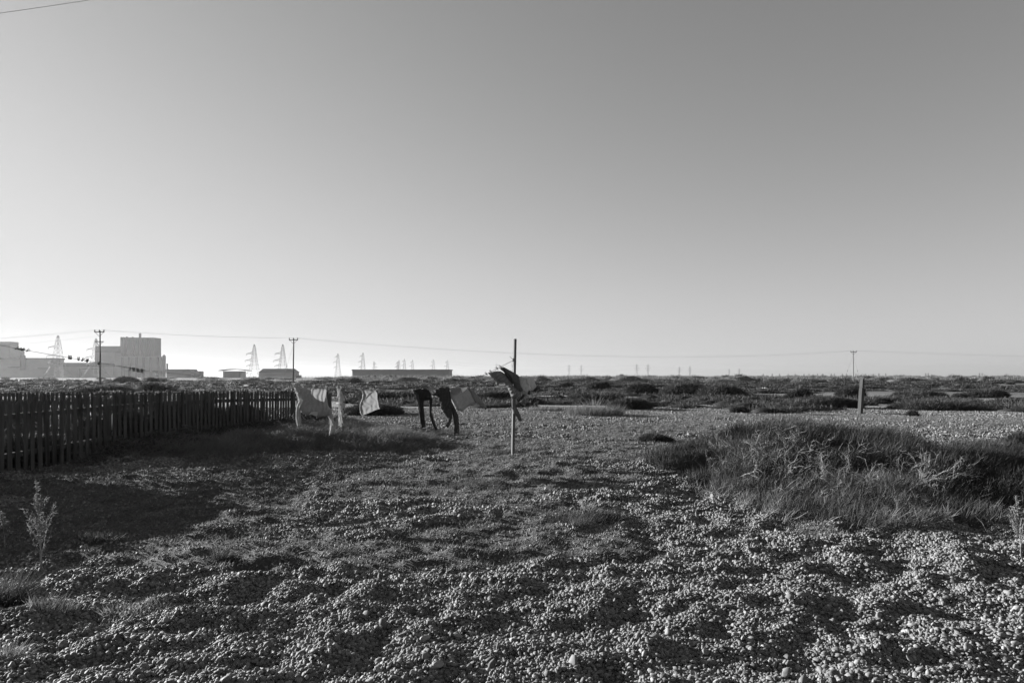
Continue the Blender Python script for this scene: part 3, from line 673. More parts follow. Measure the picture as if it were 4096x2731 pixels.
mb = MB(); mb.tube([onl(a, b) for a, b in lp], .0045, 6); o = mb.build('clothes_line', M['line'], label='thin pale clothes line sagging from the left edge to the post', cat='clothes line'); place(o, onl(1001, 1526))

# garments ---------------------------------------------------------------
def sheet(poly, off, fold=0, fdir=(1, .2), flen=14, puff=0, R_=12, step=3.2, tilt=0, ref=None, sgn=1, hole=None, seed=0):
    P2 = []; n = len(poly)
    dense = []
    for i in range(n):
        a = Vector(poly[i]); b = Vector(poly[(i+1) % n]); m = max(1, int((b-a).length/step))
        for k in range(m): dense.append(a.lerp(b, k/m))
    xs = [p.x for p in dense]; ys = [p.y for p in dense]; nb = len(dense); pts = list(dense)
    gx = np.arange(min(xs), max(xs), step); gy = np.arange(min(ys), max(ys), step*.87)
    GX, GY = np.meshgrid(gx, gy); GX = GX+(np.arange(len(gy)) % 2)[:, None]*step/2
    sd = poly_sd(GX.ravel(), GY.ravel(), poly); k = sd > step*.45
    pts += [Vector((a, b)) for a, b in zip(GX.ravel()[k], GY.ravel()[k])]
    V, E, Fc, *_ = geometry.delaunay_2d_cdt(pts, [], [list(range(nb))], 1, 1e-4)
    V = np.array([(v.x, v.y) for v in V]); sd = np.maximum(poly_sd(V[:, 0], V[:, 1], poly), 0)
    u = np.clip(sd/R_, 0, 1); u = np.sqrt(1-(1-u)**2)
    fl = np.sin((V[:, 0]*fdir[0]+V[:, 1]*fdir[1])/flen*2*math.pi+2.2*vn(V[:, 0]/22+seed, V[:, 1]/22, 91)*3)
    o = off+sgn*puff*u+fold*fl*(.35+.65*u)+.5*fold*vn(V[:, 0]/7, V[:, 1]/7, 92+seed)*2
    if ref: o = o+tilt*((V[:, 0]-ref[0])*ref[2]+(V[:, 1]-ref[1])*ref[3])
    W = [onl(a, b, float(c)) for (a, b), c in zip(V, o)]
    return W, [tuple(f) for f in Fc]
def cloth(name, poly, m, parent, puff=.03, fold=.008, R_=14, off=0, thick=True, tilt=0, ref=None, fdir=(1, .2), flen=14, back=None, seed=0, org=None):
    mb = MB()
    W, Fc = sheet(poly, off, fold, fdir, flen, puff, R_, tilt=tilt, ref=ref, seed=seed); mb.add(W, Fc, True)
    if thick:
        W, Fc = sheet(back or poly, off-(.004 if not puff else .0), fold*.6, fdir, flen, puff, R_, tilt=tilt, ref=ref, sgn=-1, seed=seed+1); mb.add(W, [f[::-1] for f in Fc], True)
    o = mb.build(name, m, parent)
    for v in o.data.vertices: v.co -= parent.location
    return o
def z1(l): return [(1150+a/5.88, 1500+b/5.88) for a, b in l]
def z2(l): return [(1630+a/6.03, 1500+b/6.03) for a, b in l]
def z3(l): return [(1900+a/3.0167, 1330+b/3.0167) for a, b in l]
def garment(name, px, py, label, cat): p = onl(px, py); return empty(name, p, label, cat)
mwhite = mat('white_cotton', .5, .6, 40, bump=.002, trans=.42)
mcream = mat('cream_jersey', .24, .3, 30, bump=.002, trans=.26)
mblack = mat('black_jersey', .012, .022, 30, trans=.05)
mgrey = mat('grey_denim', .035, .055, 40, bump=.002, trans=.15)
mswt = mat('pale_fleece', .27, .33, 40, bump=.002, trans=.25)
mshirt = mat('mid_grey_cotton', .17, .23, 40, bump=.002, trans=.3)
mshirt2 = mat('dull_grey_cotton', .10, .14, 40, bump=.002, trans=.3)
msunlit = mat('sunlit_grey_cotton', .34, .42, 40, trans=.3)  # lighter copy of the grey shirt cloth, for its sunlit parts
msunneck = mat('sunlit_neck_cotton', .75, .85, 40, trans=.2)  # near-white that stands for sunlight on the sweatshirt neck
mdark = mat('dark_trim_and_shade', .02, .04, 20)  # dark trim, also used for shade on the second shirt's sleeve
def check_mat():
    m, nt, p = newmat('checked_muslin'); L = nt.links; tc = N(nt, 'ShaderNodeTexCoord'); outs = []
    for ax in ('X', 'Z'):
        w = N(nt, 'ShaderNodeTexWave', bands_direction=ax, i_Scale=17.0); L.new(tc.outputs['Object'], w.inputs['Vector']); outs.append(ramp(nt, w.outputs['Fac'], [(.0, .45), (.25, 1)]).outputs[0])
    mx = N(nt, 'ShaderNodeMix', data_type='RGBA', blend_type='MULTIPLY'); mx.inputs[0].default_value = 1; L.new(outs[0], mx.inputs[6]); L.new(outs[1], mx.inputs[7])
    r = ramp(nt, mx.outputs[2], [(0, .12), (1, .24)]); L.new(r.outputs[0], p.inputs['Base Color']); p.inputs['Roughness'].default_value = .9
    t = N(nt, 'ShaderNodeBsdfTranslucent'); L.new(r.outputs[0], t.inputs['Color']); ms = N(nt, 'ShaderNodeMixShader'); ms.inputs[0].default_value = .35
    L.new(p.outputs[0], ms.inputs[1]); L.new(t.outputs[0], ms.inputs[2]); L.new(ms.outputs[0], nt.nodes['Material Output'].inputs[0]); return m
def motif_mat():
    m, nt, p = newmat('printed_cotton'); L = nt.links; tc = N(nt, 'ShaderNodeTexCoord')
    v = N(nt, 'ShaderNodeTexVoronoi', i_Scale=16.0); L.new(tc.outputs['Object'], v.inputs['Vector']); r = ramp(nt, v.outputs['Distance'], [(.18, .05), (.3, .3)])
    L.new(r.outputs[0], p.inputs['Base Color']); p.inputs['Roughness'].default_value = .9
    t = N(nt, 'ShaderNodeBsdfTranslucent'); L.new(r.outputs[0], t.inputs['Color']); ms = N(nt, 'ShaderNodeMixShader'); ms.inputs[0].default_value = .35
    L.new(p.outputs[0], ms.inputs[1]); L.new(t.outputs[0], ms.inputs[2]); L.new(ms.outputs[0], nt.nodes['Material Output'].inputs[0]); return m
mcheck = check_mat(); mmotif = motif_mat()

# A pale long sleeved top hanging upside down
g_ = garment('jersey_top', 1174, 1543, 'pale long-sleeved top pegged by its hem, leftmost garment, sleeves dangling', 'top')
tA = z1([(130, 250), (260, 278), (420, 300), (620, 300), (910, 315), (925, 450), (940, 640), (960, 720), (1045, 830), (1040, 900), (1000, 945), (870, 965), (700, 965), (600, 935), (500, 925), (440, 940), (320, 870), (290, 760), (270, 640), (265, 560), (210, 420), (170, 310)])
bA = z1([(130, 250), (260, 278), (420, 310), (430, 400), (560, 520), (700, 590), (775, 595), (830, 480), (905, 360), (925, 450), (940, 640), (960, 720), (1045, 830), (1040, 900), (1000, 945), (870, 965), (700, 965), (600, 935), (500, 925), (440, 940), (320, 870), (290, 760), (270, 640), (265, 560), (210, 420), (170, 310)])
cloth('body', tA, mcream, g_, puff=.075, fold=.011, R_=22, fdir=(1, .12), flen=17, back=bA)
cloth('sleeve', z1([(250, 645), (345, 600), (330, 700), (305, 830), (312, 930), (328, 1070), (315, 1150), (290, 1200), (300, 1262), (262, 1215), (222, 1200), (245, 1170), (205, 1080), (195, 950), (205, 780)]), mcream, g_, puff=.04, fold=.006, R_=8, off=.015)
cloth('sleeve', z1([(1040, 820), (930, 945), (990, 1030), (1060, 1160), (1010, 1190), (1003, 1300), (975, 1430), (1010, 1400), (1115, 1390), (1115, 1300), (1100, 1130), (1070, 960), (1055, 880)]), mcream, g_, puff=.04, fold=.008, R_=8, off=.01)
cloth('cuff_lining', z1([(932, 955), (1000, 952), (975, 985), (1010, 1050), (1068, 1165), (1010, 1187), (1000, 1300), (975, 1425), (992, 1180), (985, 1040)]), mwhite, g_, puff=.012, fold=.004, R_=4, off=.052)
cloth('sunlit_neck_inside', z1([(490, 930), (560, 862), (640, 852), (705, 860), (702, 920), (685, 966), (640, 955), (580, 925)]), mwhite, g_, puff=.012, fold=.003, R_=5, off=.082)  # inside of the neckline, its sunlight put in as whiter cloth
cloth('sunlit_rim', z1([(140, 285), (175, 300), (215, 410), (262, 560), (270, 650), (245, 655), (205, 800), (208, 1000), (245, 1180), (225, 1190), (196, 1080), (190, 880), (205, 740), (245, 640), (225, 520), (180, 380)]), mwhite, g_, puff=.02, fold=.003, R_=3, off=.05)  # bright sun-side rim of body and sleeve, painted as a white strip
cloth('sleeve_fold', z1([(280, 530), (350, 560), (400, 560), (350, 640), (300, 730), (272, 800), (258, 765), (305, 650)]), mwhite, g_, puff=.03, fold=.004, R_=8, off=.075, tilt=-.002, ref=(1205, 1600, 1, 0))
# B narrow printed sleepsuit
g_ = garment('sleepsuit', 1350, 1556, 'narrow printed garment folded lengthwise, between the pale top and the muslin', 'clothing')
cloth('printed_side', z1([(1215, 330), (1265, 380), (1320, 510), (1352, 600), (1370, 700), (1335, 860), (1290, 985), (1250, 860), (1222, 600)]), mmotif, g_, puff=.03, fold=.006, R_=8)
cloth('plain_side', z1([(1158, 330), (1240, 330), (1228, 450), (1225, 600), (1250, 850), (1280, 1010), (1300, 1125), (1205, 1190), (1198, 800), (1195, 520), (1172, 505), (1180, 430)]), mwhite, g_, puff=.03, fold=.008, R_=6, off=.02)
cloth('foot', z1([(1238, 1160), (1275, 1140), (1275, 1215), (1240, 1212)]), mwhite, g_, puff=.01, R_=3)
# C muslin
g_ = garment('muslin_square', 1450, 1558, 'checked white muslin cloth billowing on the line, alone between two gaps', 'cloth')
cloth('cloth_panel', z1([(1740, 350), (1850, 345), (2060, 345), (2110, 430), (2115, 560), (2150, 740), (2172, 790), (2050, 830), (1890, 900), (1750, 952), (1705, 880), (1693, 760), (1700, 680), (1750, 560), (1765, 450)]), mcheck, g_, puff=.05, fold=.009, R_=16, fdir=(.8, -.5), flen=22, thick=False)
cloth('folded_corner', z1([(1800, 590), (1900, 440), (1960, 400), (2060, 350), (1975, 430), (1860, 540), (1810, 575)]), mwhite, g_, puff=.01, fold=.004, R_=5, off=.055)
cloth('hem', z1([(1765, 450), (1772, 520), (1730, 640), (1718, 760), (1725, 860), (1765, 935), (1750, 952), (1705, 880), (1693, 760), (1700, 680), (1750, 560), (1755, 470)]), mwhite, g_, puff=.012, R_=3, off=.02)
# D leggings
g_ = garment('leggings', 1690, 1556, 'pair of black leggings with one leg swinging right', 'leggings')
cloth('seat', z2([(135, 350), (240, 342), (350, 330), (450, 325), (520, 370), (575, 470), (600, 600), (560, 640), (515, 607), (390, 612), (330, 640), (240, 625), (200, 540), (150, 420)]), mblack, g_, puff=.05, fold=.006, R_=18)
cloth('leg', z2([(200, 540), (390, 600), (385, 720), (400, 850), (415, 1050), (435, 1255), (330, 1275), (300, 1150), (275, 1000), (265, 850), (250, 700)]), mblack, g_, puff=.04, fold=.005, R_=10, off=.004)
cloth('leg', z2([(512, 598), (600, 585), (592, 750), (582, 880), (620, 1030), (670, 1160), (718, 1310), (682, 1335), (620, 1220), (560, 1090), (530, 980), (525, 850), (520, 700)]), mblack, g_, puff=.03, fold=.004, R_=7, off=.004)
cloth('side_stripe', z2([(565, 720), (578, 730), (562, 860), (590, 1000), (650, 1150), (700, 1310), (690, 1315), (630, 1165), (572, 1010), (548, 860)]), mgrey, g_, puff=.006, fold=0, R_=2, off=.036)
cloth('waist_panel', z2([(150, 372), (262, 468), (282, 700), (262, 840), (250, 700), (205, 545), (155, 430)]), mgrey, g_, puff=.006, fold=0, R_=4, off=.045)
# E trousers
g_ = garment('trousers', 1740, 1558, 'grey trousers overlapping the left side of the pale sweatshirt', 'trousers')
cloth('seat', z2([(640, 360), (740, 300), (880, 310), (935, 268), (1010, 320), (1025, 480), (1060, 650), (1105, 760), (1050, 830), (980, 820), (850, 800), (770, 650), (700, 500), (655, 440)]), mgrey, g_, puff=.07, fold=.011, R_=20, off=.03)
cloth('leg', z2([(760, 640), (900, 700), (1050, 800), (1070, 900), (1065, 1050), (1010, 1210), (960, 1270), (895, 1215), (945, 1110), (950, 1030), (880, 930), (800, 790)]), mgrey, g_, puff=.05, fold=.008, R_=12, off=.035)
cloth('leg', z2([(1045, 800), (1110, 740), (1170, 860), (1220, 990), (1240, 1180), (1240, 1395), (1110, 1420), (1100, 1300), (1095, 1150), (1085, 1000)]), mgrey, g_, puff=.045, fold=.008, R_=11, off=.02)
mb = MB(); c = onl(*z2([(625, 450)])[0], .06)
for i in range(14):
    a0 = 2*math.pi*i/14; a1 = 2*math.pi*(i+1)/14
    mb.tube([c+Vector((.022*math.cos(a0), -.01, .028*math.sin(a0))), c+Vector((.022*math.cos(a1), -.01, .028*math.sin(a1)))], .007, 6)
mb.tube([c+Vector((0, 0, 0)), c+Vector((.03, .02, -.01)), c+Vector((.09, .03, -.03))], [.024, .028, .03], 10)
o = mb.build('rolled_cuff', mgrey, g_)
for v in o.data.vertices: v.co -= g_.location
# F sweatshirt
g_ = garment('sweatshirt', 1835, 1543, 'pale grey sweatshirt blowing right with one sleeve held out', 'sweatshirt')
cloth('body', z2([(1030, 330), (1100, 275), (1240, 270), (1330, 310), (1435, 285), (1470, 340), (1540, 460), (1610, 610), (1660, 680), (1560, 700), (1450, 760), (1380, 820), (1310, 905), (1250, 860), (1160, 820), (1100, 700), (1040, 560), (1010, 450)]), mswt, g_, puff=.1, fold=.008, R_=22, fdir=(.9, .6), flen=26)
cloth('sleeve', z2([(1450, 305), (1530, 340), (1650, 450), (1750, 550), (1830, 670), (1912, 785), (1868, 830), (1820, 790), (1700, 700), (1600, 630), (1520, 480)]), mshirt, g_, puff=.04, fold=.005, R_=9, off=.02)
cloth('cuff', z2([(1880, 765), (1914, 785), (1870, 832), (1850, 812)]), mdark, g_, puff=.02, fold=0, R_=3, off=.045)
cloth('sunlit_neck', z2([(1250, 305), (1330, 312), (1435, 285), (1405, 345), (1360, 405), (1290, 416), (1265, 350)]), msunneck, g_, puff=.02, fold=.003, R_=8, off=.09, tilt=-.002, ref=(1850, 1555, 1, 0))  # sunlight at the neck, put in as a whiter piece of cloth
mb = MB()                                     # bunched hood: overlapping rolls of cloth
for i, (dx, rr) in enumerate(((0, 1), (.12, .8), (.24, .6), (.36, .4))):
    pts = []
    for t in np.linspace(0, math.pi, 12):
        x = 1030+95+(-math.cos(t))*(105-i*22); y = 300+math.sin(t)*(145-i*34); pts.append(onl(*z2([(x, y)])[0], .10+.012*i))
    mb.tube(pts, [.02]+[.024]*10+[.016], 7)
mb.tube([onl(*z2([(1040, 300)])[0], .08), onl(*z2([(1130, 330)])[0], .12), onl(*z2([(1215, 260)])[0], .08)], [.015, .03, .015], 7)
o = mb.build('hood', mswt, g_)
for v in o.data.vertices: v.co -= g_.location
cloth('hem_edge', z2([(1255, 862), (1310, 905), (1350, 930), (1310, 935), (1275, 900)]), mwhite, g_, puff=.008, fold=0, R_=3, off=.02)
# H two shirts by the post
g_ = garment('cotton_shirt', 1950, 1492, 'grey shirt nearest the post top-left, blown right with a short sleeve hanging at its left', 'shirt')
cloth('body', z3([(150, 490), (230, 465), (300, 465), (330, 480), (380, 520), (430, 600), (470, 660), (530, 690), (550, 740), (545, 775), (505, 835), (480, 780), (430, 780), (410, 720), (385, 660), (330, 605), (270, 588), (215, 560), (180, 520)]), mshirt, g_, puff=.1, fold=.014, R_=16, fdir=(.6, 1), flen=16, off=.04)
cloth('sleeve', z3([(145, 488), (222, 470), (240, 540), (277, 615), (262, 640), (247, 642), (232, 600), (198, 550)]), mshirt, g_, puff=.04, fold=.01, R_=7, off=.09)
cloth('sleeve', z3([(433, 782), (470, 780), (482, 790), (485, 890), (525, 955), (567, 1062), (545, 1068), (520, 1060), (500, 1010), (460, 980), (438, 900)]), mshirt2, g_, puff=.045, fold=.006, R_=7, off=.03)
g_ = garment('long_sleeved_shirt', 2005, 1467, 'second grey shirt wrapped around the clothes post with a cuffed sleeve flying right', 'shirt')
cloth('body', z3([(275, 430), (320, 412), (360, 432), (430, 470), (505, 515), (515, 560), (535, 650), (560, 690), (540, 715), (480, 690), (430, 600), (380, 520), (320, 470)]), mshirt2, g_, puff=.08, fold=.012, R_=12, fdir=(1, -.6), flen=13, off=.10)
cloth('sunlit_back', z3([(465, 545), (520, 528), (590, 552), (612, 620), (640, 672), (636, 745), (600, 745), (550, 702), (522, 660), (500, 600)]), msunlit, g_, puff=.06, fold=.01, R_=10, off=.10)  # lit side of the same shirt, sunlight painted by the lighter cloth
cloth('sleeve', z3([(578, 545), (640, 530), (690, 545), (722, 632), (740, 655), (680, 700), (640, 660), (600, 605)]), msunlit, g_, puff=.05, fold=.007, R_=10, off=.07)  # sunlit upper flap, also painted with the lighter cloth
cloth('cuff', z3([(722, 632), (772, 676), (705, 717), (672, 693)]), mdark, g_, puff=.04, fold=.003, R_=6, off=.07)  # cuff in dark cloth that paints the shaded end of the flap
cloth('shirt_tail', z3([(495, 800), (545, 735), (605, 748), (560, 805), (508, 838)]), mgrey, g_, puff=.03, fold=.006, R_=7, off=.05)
cloth('cuff_shade', z3([(608, 705), (625, 692), (637, 700), (637, 742), (618, 748), (606, 730)]), mdark, g_, puff=.02, fold=.002, R_=4, off=.15)  # dark patch painted as the shade inside the cuff
cloth('tail_lining', z3([(492, 785), (520, 755), (545, 712), (553, 755), (530, 785), (500, 805)]), mwhite, g_, puff=.02, fold=.003, R_=5, off=.085)
cloth('collar_stripe', z3([(300, 432), (330, 425), (350, 500), (410, 560), (440, 640), (405, 600), (340, 520)]), mdark, g_, puff=.02, fold=.004, R_=5, off=.165)

# pegs
def peg(px, ang, label, dark=False, dy=0, L=.07):
    p = onl(px, liney(px)+dy); root = empty('clothes_peg', p, label, 'clothes peg', 'clothes pegs on the line')
    ca, sa = math.sin(ang), math.cos(ang)
    for s in (-1, 1):
        mb = MB(); e = Vector((ca*L*.62+s*.012*sa, s*.004, sa*L*.62-s*.012*ca)); b = Vector((-ca*L*.38+s*.004*sa, s*.004, -sa*L*.38))
        mb.bar(b, e, .0075, .0065, 4); mb.build('prong', M['pegdark' if dark else 'peg'], root)
    MB().tube([(.008*math.cos(t), .006*math.sin(t)*2, .008) for t in np.linspace(0, 6.28, 9)], .0022, 4).build('spring', M['wire'], root)
for px, a, lb, dk in (
 (66, 1.2, 'dark peg lying along the line, first from the left edge', True), (78, 1.3, 'dark peg second from the left edge, touching the first', True), (90, 1.1, 'dark peg third in the knot near the left edge', True), (110, .9, 'pale peg just right of the knot of dark pegs at left', False),
 (276, .1, 'dark upright peg left of the wooden pole', True), (283, -.15, 'dark peg crossed with the upright one left of the wooden pole', True), (314, .05, 'thin grey peg alone between the crossed pegs and the next trio', True),
 (330, .6, 'dark peg, first of the trio left of the wooden pole', True), (345, 1.3, 'dark peg lying flat in the trio left of the wooden pole', True), (349, .2, 'dark upright peg, rightmost of the trio by the wooden pole', True),
 (505, 1.5, 'small white peg at the left end of the bunched pegs', False),
 (1174, .1, 'white peg at the far left corner of the pale top', False), (1210, -.6, 'small white peg tilted on the left part of the pale top hem', False), (1254, .1, 'tall white peg in the middle of the pale top hem', False), (1303, .1, 'tall white peg at the right corner of the pale top', False),
 (1351, -.5, 'slanted white peg left on the narrow printed garment', False), (1361, .4, 'white peg right on the narrow printed garment', False),
 (1441, -1.0, 'white peg at the left corner of the muslin', False), (1480, .3, 'white peg holding the middle of the muslin', False), (1496, -.9, 'white peg at the right corner of the muslin', False), (1506, 1.2, 'white peg lying flat at the right end of the muslin', False),
 (1684, 1.3, 'pale peg lying on the waist of the black leggings', False), (1801, .0, 'white upright peg left on the sweatshirt', False), (1829, .9, 'white peg right on the sweatshirt', False),
 (1946, -.7, 'peg at the left corner of the grey shirt, lowest of the slanting row', True), (1964, -.8, 'peg second up in the slanting row on the grey shirt', True), (1989, -.8, 'peg third up in the slanting row near the post', True), (2003, -.9, 'topmost peg in the slanting row near the post', True)):
    peg(px, a, lb, dk)
def peg_bunch():
    for i in range(11):
        px = 520+i*5.6; mixd = i % 3 != 1
        peg(px, math.pi+random.uniform(-.35, .35), ['dangling peg', 'pale dangling peg'][not mixd]+', number %d from the left in the bunch right of the wooden pole' % (i+1), mixd, dy=2)
peg_bunch()
peg(626, math.pi, 'white peg dangling alone right of the bunch of pegs', False, dy=2)

# ------------------------------------------------------------------ wooden poles and overhead wires
def wire(pts, r, label, name='overhead_wire', cat='wire', sag=0, n=24, mat_=None):
    a, b = Vector(pts[0]), Vector(pts[1]); P = [a.lerp(b, k/n)-Vector((0, 0, sag*4*(k/n)*(1-k/n))) for k in range(n+1)]
    mb = MB(); mb.tube(P, r, 5); return place(mb.build(name, mat_ or M['wire'], label=label, cat=cat), a)
def pole(px, pt, Y, label, pale=False, zb=None, stay=True, arms=2, lean=0):
    t = at(px, pt, Y); g = Hs(t.x, Y) if zb is None else zb; root = empty('utility_pole', (t.x+lean, Y, g), label, 'utility pole', 'wooden utility poles'); h = t.z-g
    MB().bar((0, 0, -.5), (-lean, 0, h), .14, .1, 10, True).build('pole', M['woodpale' if pale else 'woodpole'], root)
    ar = MB(); ins = MB()
    if arms:
        ar.box((-lean, -.2, h-.25), (1.7, .12, .14)); 
        for s in (-1, 1): ar.bar((-lean+s*.75, -.2, h-.3), (-lean, -.2, h-1.0), .035)
        for s in (-.78, 0, .78): ins.tube([(-lean+s, -.2, h-.18), (-lean+s, -.2, h-.05), (-lean+s, -.2, h+.15)], [.05, .11, .06], 7)
    if arms > 2:
        ar.box((-lean, -.22, h-1.9), (1.5, .12, .13)); ar.bar((-.6, -.2, h-1.95), (0, -.2, h-2.6), .035); ar.bar((.6, -.2, h-1.95), (0, -.2, h-2.6), .035)
        ar.box((0, -.25, h-5.6), (.35, .25, .5))
    ar.build('crossarm', M['woodpole'], root); ins.build('insulators', M['steel'], root)
    if stay:
        for s in ((-1,) if not pale else (-1, 1)):
            st = MB(); st.tube([(-lean, 0, h-1), (s*2.6, 1.0, .2)], .02, 4); st.build('stay_wire', M['wire'], root)
            q = Vector((-lean, 0, h-1)).lerp(Vector((s*2.6, 1.0, .2)), .52); MB().bar(q, q+Vector((s*.12, 0, -.35)), .06, .06, 6).build('stay_insulator', M['steel'], root)
    return root
Y1, Y2, Y3 = 117, 130, 190
pole(400, 1322, Y1, 'dark wooden pole with two crossarms standing before the reactor block', arms=3, stay=False)
pole(1175, 1354, Y2, 'wooden pole rising behind the pale top, with one crossarm', lean=-.15)
pole(3413, 1404, Y3, 'pale wooden pole far right behind the leaning sleeper post', pale=True, zb=-.7, lean=.1)
for dx, lab in ((-.78, 'left'), (.78, 'right')):
    p0 = at(-520, 1388, 96); p1 = at(400, 1322, Y1); p2 = at(1175, 1354, Y2); p3 = at(3413, 1404, Y3); p4 = at(5400, 1436, 260)
    o = Vector((dx, 0, .1)); oo = Vector((dx, -.2, .12))
    for a, b, sg, nm in ((p0, p1, .25, 'west of the reactor pole'), (p1, p2, .35, 'from the reactor pole to the pole behind the pale top'), (p2, p3, 2.6, 'sagging from the pole behind the pale top to the far pole'), (p3, p4, 1.1, 'leaving the far pole to the right')):
        wire((a+oo, b+oo), .009, '%s wire %s' % (lab, nm), sag=sg, n=30)
wire((at(-500, 1400, 96), at(400, 1343, Y1)), .008, 'faint lower wire leaving the reactor pole to the left', sag=.5)
wire((at(-1400, 222, 16), at(1900, -288, 22)), .006, 'thin cable crossing the very top left corner of the sky', sag=.35, n=30, mat_=M['wire'])

# leaning sleeper post at the right
X, Y = gnd(3441, 1650); g = Hs(X, Y); t = at(3452, 1508, Y); hh = t.z-g; dxp = t.x-X
mb = MB(); w = .09
prof = [(-w-.02, -.2), (w-.02, -.2), (dxp+w*.9, hh-.32), (dxp+w*.55, hh-.12), (dxp+.02, hh), (dxp-.05, hh-.13), (dxp-w*.8, hh-.38), (dxp-w*.7, hh-.46), (dxp-w*1.15, hh-.5)]
mb.prism(prof, -.075, .075); o = mb.build('sleeper_post', mat('old_sleeper_wood', .028, .055, 14, stretch=(1, 1, .1), bump=.006), label='thick upright old timber post with split pointed top, leaning slightly right', cat='post'); o.location = (X, Y, g); o.rotation_euler[2] = .5
for px, py, w, h, lb in ((2981, 1548, .3, .14, 'small white scrap in the scrub, left of two'), (2996, 1550, .32, .25, 'small white scrap in the scrub, right of two')):
    X, Y = gnd(px, 1556); z = CH-(py-HOR)/F*Y; V, Q, T, A = dome(0, 0, w, w*.5, h, 12, 6, .5, px % 7, 0)
    o = link('white_scrap', raw_mesh('white_scrap', V, Q, T), M['white'], label=lb, cat='litter', group='white scraps in the scrub'); o.location = (X, Y-6, z-h*.5)

# ------------------------------------------------------------------ pylons
def lattice(mb, zs, ws, br):
    for (z0, z1), (w0, w1) in zip(zip(zs, zs[1:]), zip(ws, ws[1:])):
        for a, b in (((-1, -1), (1, -1)), ((1, -1), (1, 1)), ((1, 1), (-1, 1)), ((-1, 1), (-1, -1))):
            A0 = Vector((a[0]*w0, a[1]*w0, z0)); B0 = Vector((b[0]*w0, b[1]*w0, z0)); A1 = Vector((a[0]*w1, a[1]*w1, z1)); B1 = Vector((b[0]*w1, b[1]*w1, z1))
            mb.bar(A0, A1, br); mb.bar(A0, B1, br*.55); mb.bar(B0, A1, br*.55); mb.bar(A1, B1, br*.55)
def arms(mb, spec, ztop, br):
    for z, w, l, r in spec:
        for s, e in ((-1, l), (1, r)):
            if e:
                for y in (-w, w): mb.bar((s*w, y, z), (s*e, 0, z+.3), br*.7); mb.bar((s*w, y, z+2.6), (s*e, 0, z+.3), br*.6)
                mb.bar((s*e, 0, z+.3), (s*e, 0, z-2.4), br*.8)
                for q in (.35, .7): mb.bar((s*(w+(e-w)*q), 0, z+.1), (s*(w+(e-w)*q), 0, z+2.6*(1-q)), br*.5)
PY = {}
def pylon(px, top, label, kind, D=None, mirror=False, br=None):
    hp = HOR-top
    if kind == 'big': D = D or 1000; h = hp/F*D+1.6
    elif kind == 'one': D = D or 52*F/hp; h = 52
    else: D = D or min(5200, 50*F/hp); h = hp/F*D+1.6
    s = h/50; br = (br or .16)*.95*max(1, D/1500)**.75; key = (kind, round(h, 0), mirror, round(br, 1))
    X = (px-CX)/F*D; root = empty('pylon', (X, D, -.5), label, 'pylon', {'big': 'large splay-legged pylons', 'one': 'pylons by the long warehouse', 'two': 'far double-armed pylons'}[kind])
    m = -1 if mirror else 1
    if key not in PY:
        tw = MB(); am = MB()
        if kind == 'big':
            lattice(tw, [0, 7*s, 14*s, 20*s, 25*s, 30*s, 35*s, 40*s, 45*s, 50*s], [a*s for a in (12, 8.2, 5.4, 4.4, 3.7, 3.1, 2.6, 2.1, 1.5, .5)], br)
            arms(am, [(18*s, 4.7*s, 12*s, 0), (26*s, 3.6*s, 13.5*s, 0), (36*s, 2.5*s, 11.5*s, 0)], 50*s, br*1.9)
        elif kind == 'one':
            lattice(tw, [s*q for q in (0, 6, 12, 18, 24, 30, 35, 40, 45, 50)], [s*q for q in (6.2, 5.4, 4.6, 3.9, 3.3, 2.8, 2.4, 2.0, 1.6, .6)], br)
            arms(am, [(21*s, 3.6*s, 8.5*s, 0), (32*s, 2.8*s, 9.5*s, 0), (43*s, 1.8*s, 6.5*s, 0)], 50*s, br*1.7)
        else:
            lattice(tw, [s*q for q in (0, 8, 15, 22, 29, 36, 43, 50)], [s*q for q in (4.6, 3.4, 2.5, 1.9, 1.5, 1.3, 1.1, .3)], br)
            arms(am, [(26*s, 1.8*s, 7*s, 7*s), (34*s, 1.4*s, 9.5*s, 9.5*s), (43*s, 1.1*s, 6*s, 6*s)], 50*s, br*1.8)
        a = tw.build('tower', M['steel'], root); b = am.build('crossarms', M['steel'], root)
        if mirror:
            for o in (a, b):
                for v in o.data.vertices: v.co.x *= -1
                o.data.flip_normals()
        PY[key] = (a.data, b.data)
    else:
        for nm, me in zip(('tower', 'crossarms'), PY[key]): o = bpy.data.objects.new(nm, me); C.objects.link(o); o.parent = root
    return root
BIG = [(232, 1340, 'hazy splay-legged pylon left of the first wooden pole, above the low halls', 950), (384, 1352, 'hazy pylon half hidden between the first wooden pole and the reactor annex', 1000), (1017, 1376, 'splay-legged pylon between the curved-roof building and the gabled shed', 1000), (1131, 1375, 'splay-legged pylon standing over the gabled shed', 1000)]
for a, b, c, d in BIG: pylon(a, b, c, 'big', d, br=.2)
ONE = [(1352, 1410, 'lattice pylon in the gap left of the long warehouse', False), (1452, 1407, 'lattice pylon above the left end of the long warehouse', False), (1496, 1443, 'small pylon with arms right, second above the long warehouse', True), (1591, 1443, 'faint pylon overlapping its right neighbour above the warehouse middle', False), (1596, 1437, 'pylon overlapping its left neighbour above the warehouse middle', False), (1618, 1432, 'pylon with wide left arms just right of the overlapping pair', False), (1650, 1437, 'narrow pylon above the right half of the warehouse', False), (1734, 1434, 'dark pylon above the right part of the warehouse', False), (1790, 1437, 'pylon above the right end of the warehouse', False)]
for a, b, c, d in ONE: pylon(a, b, c, 'one', mirror=d, br=.2)
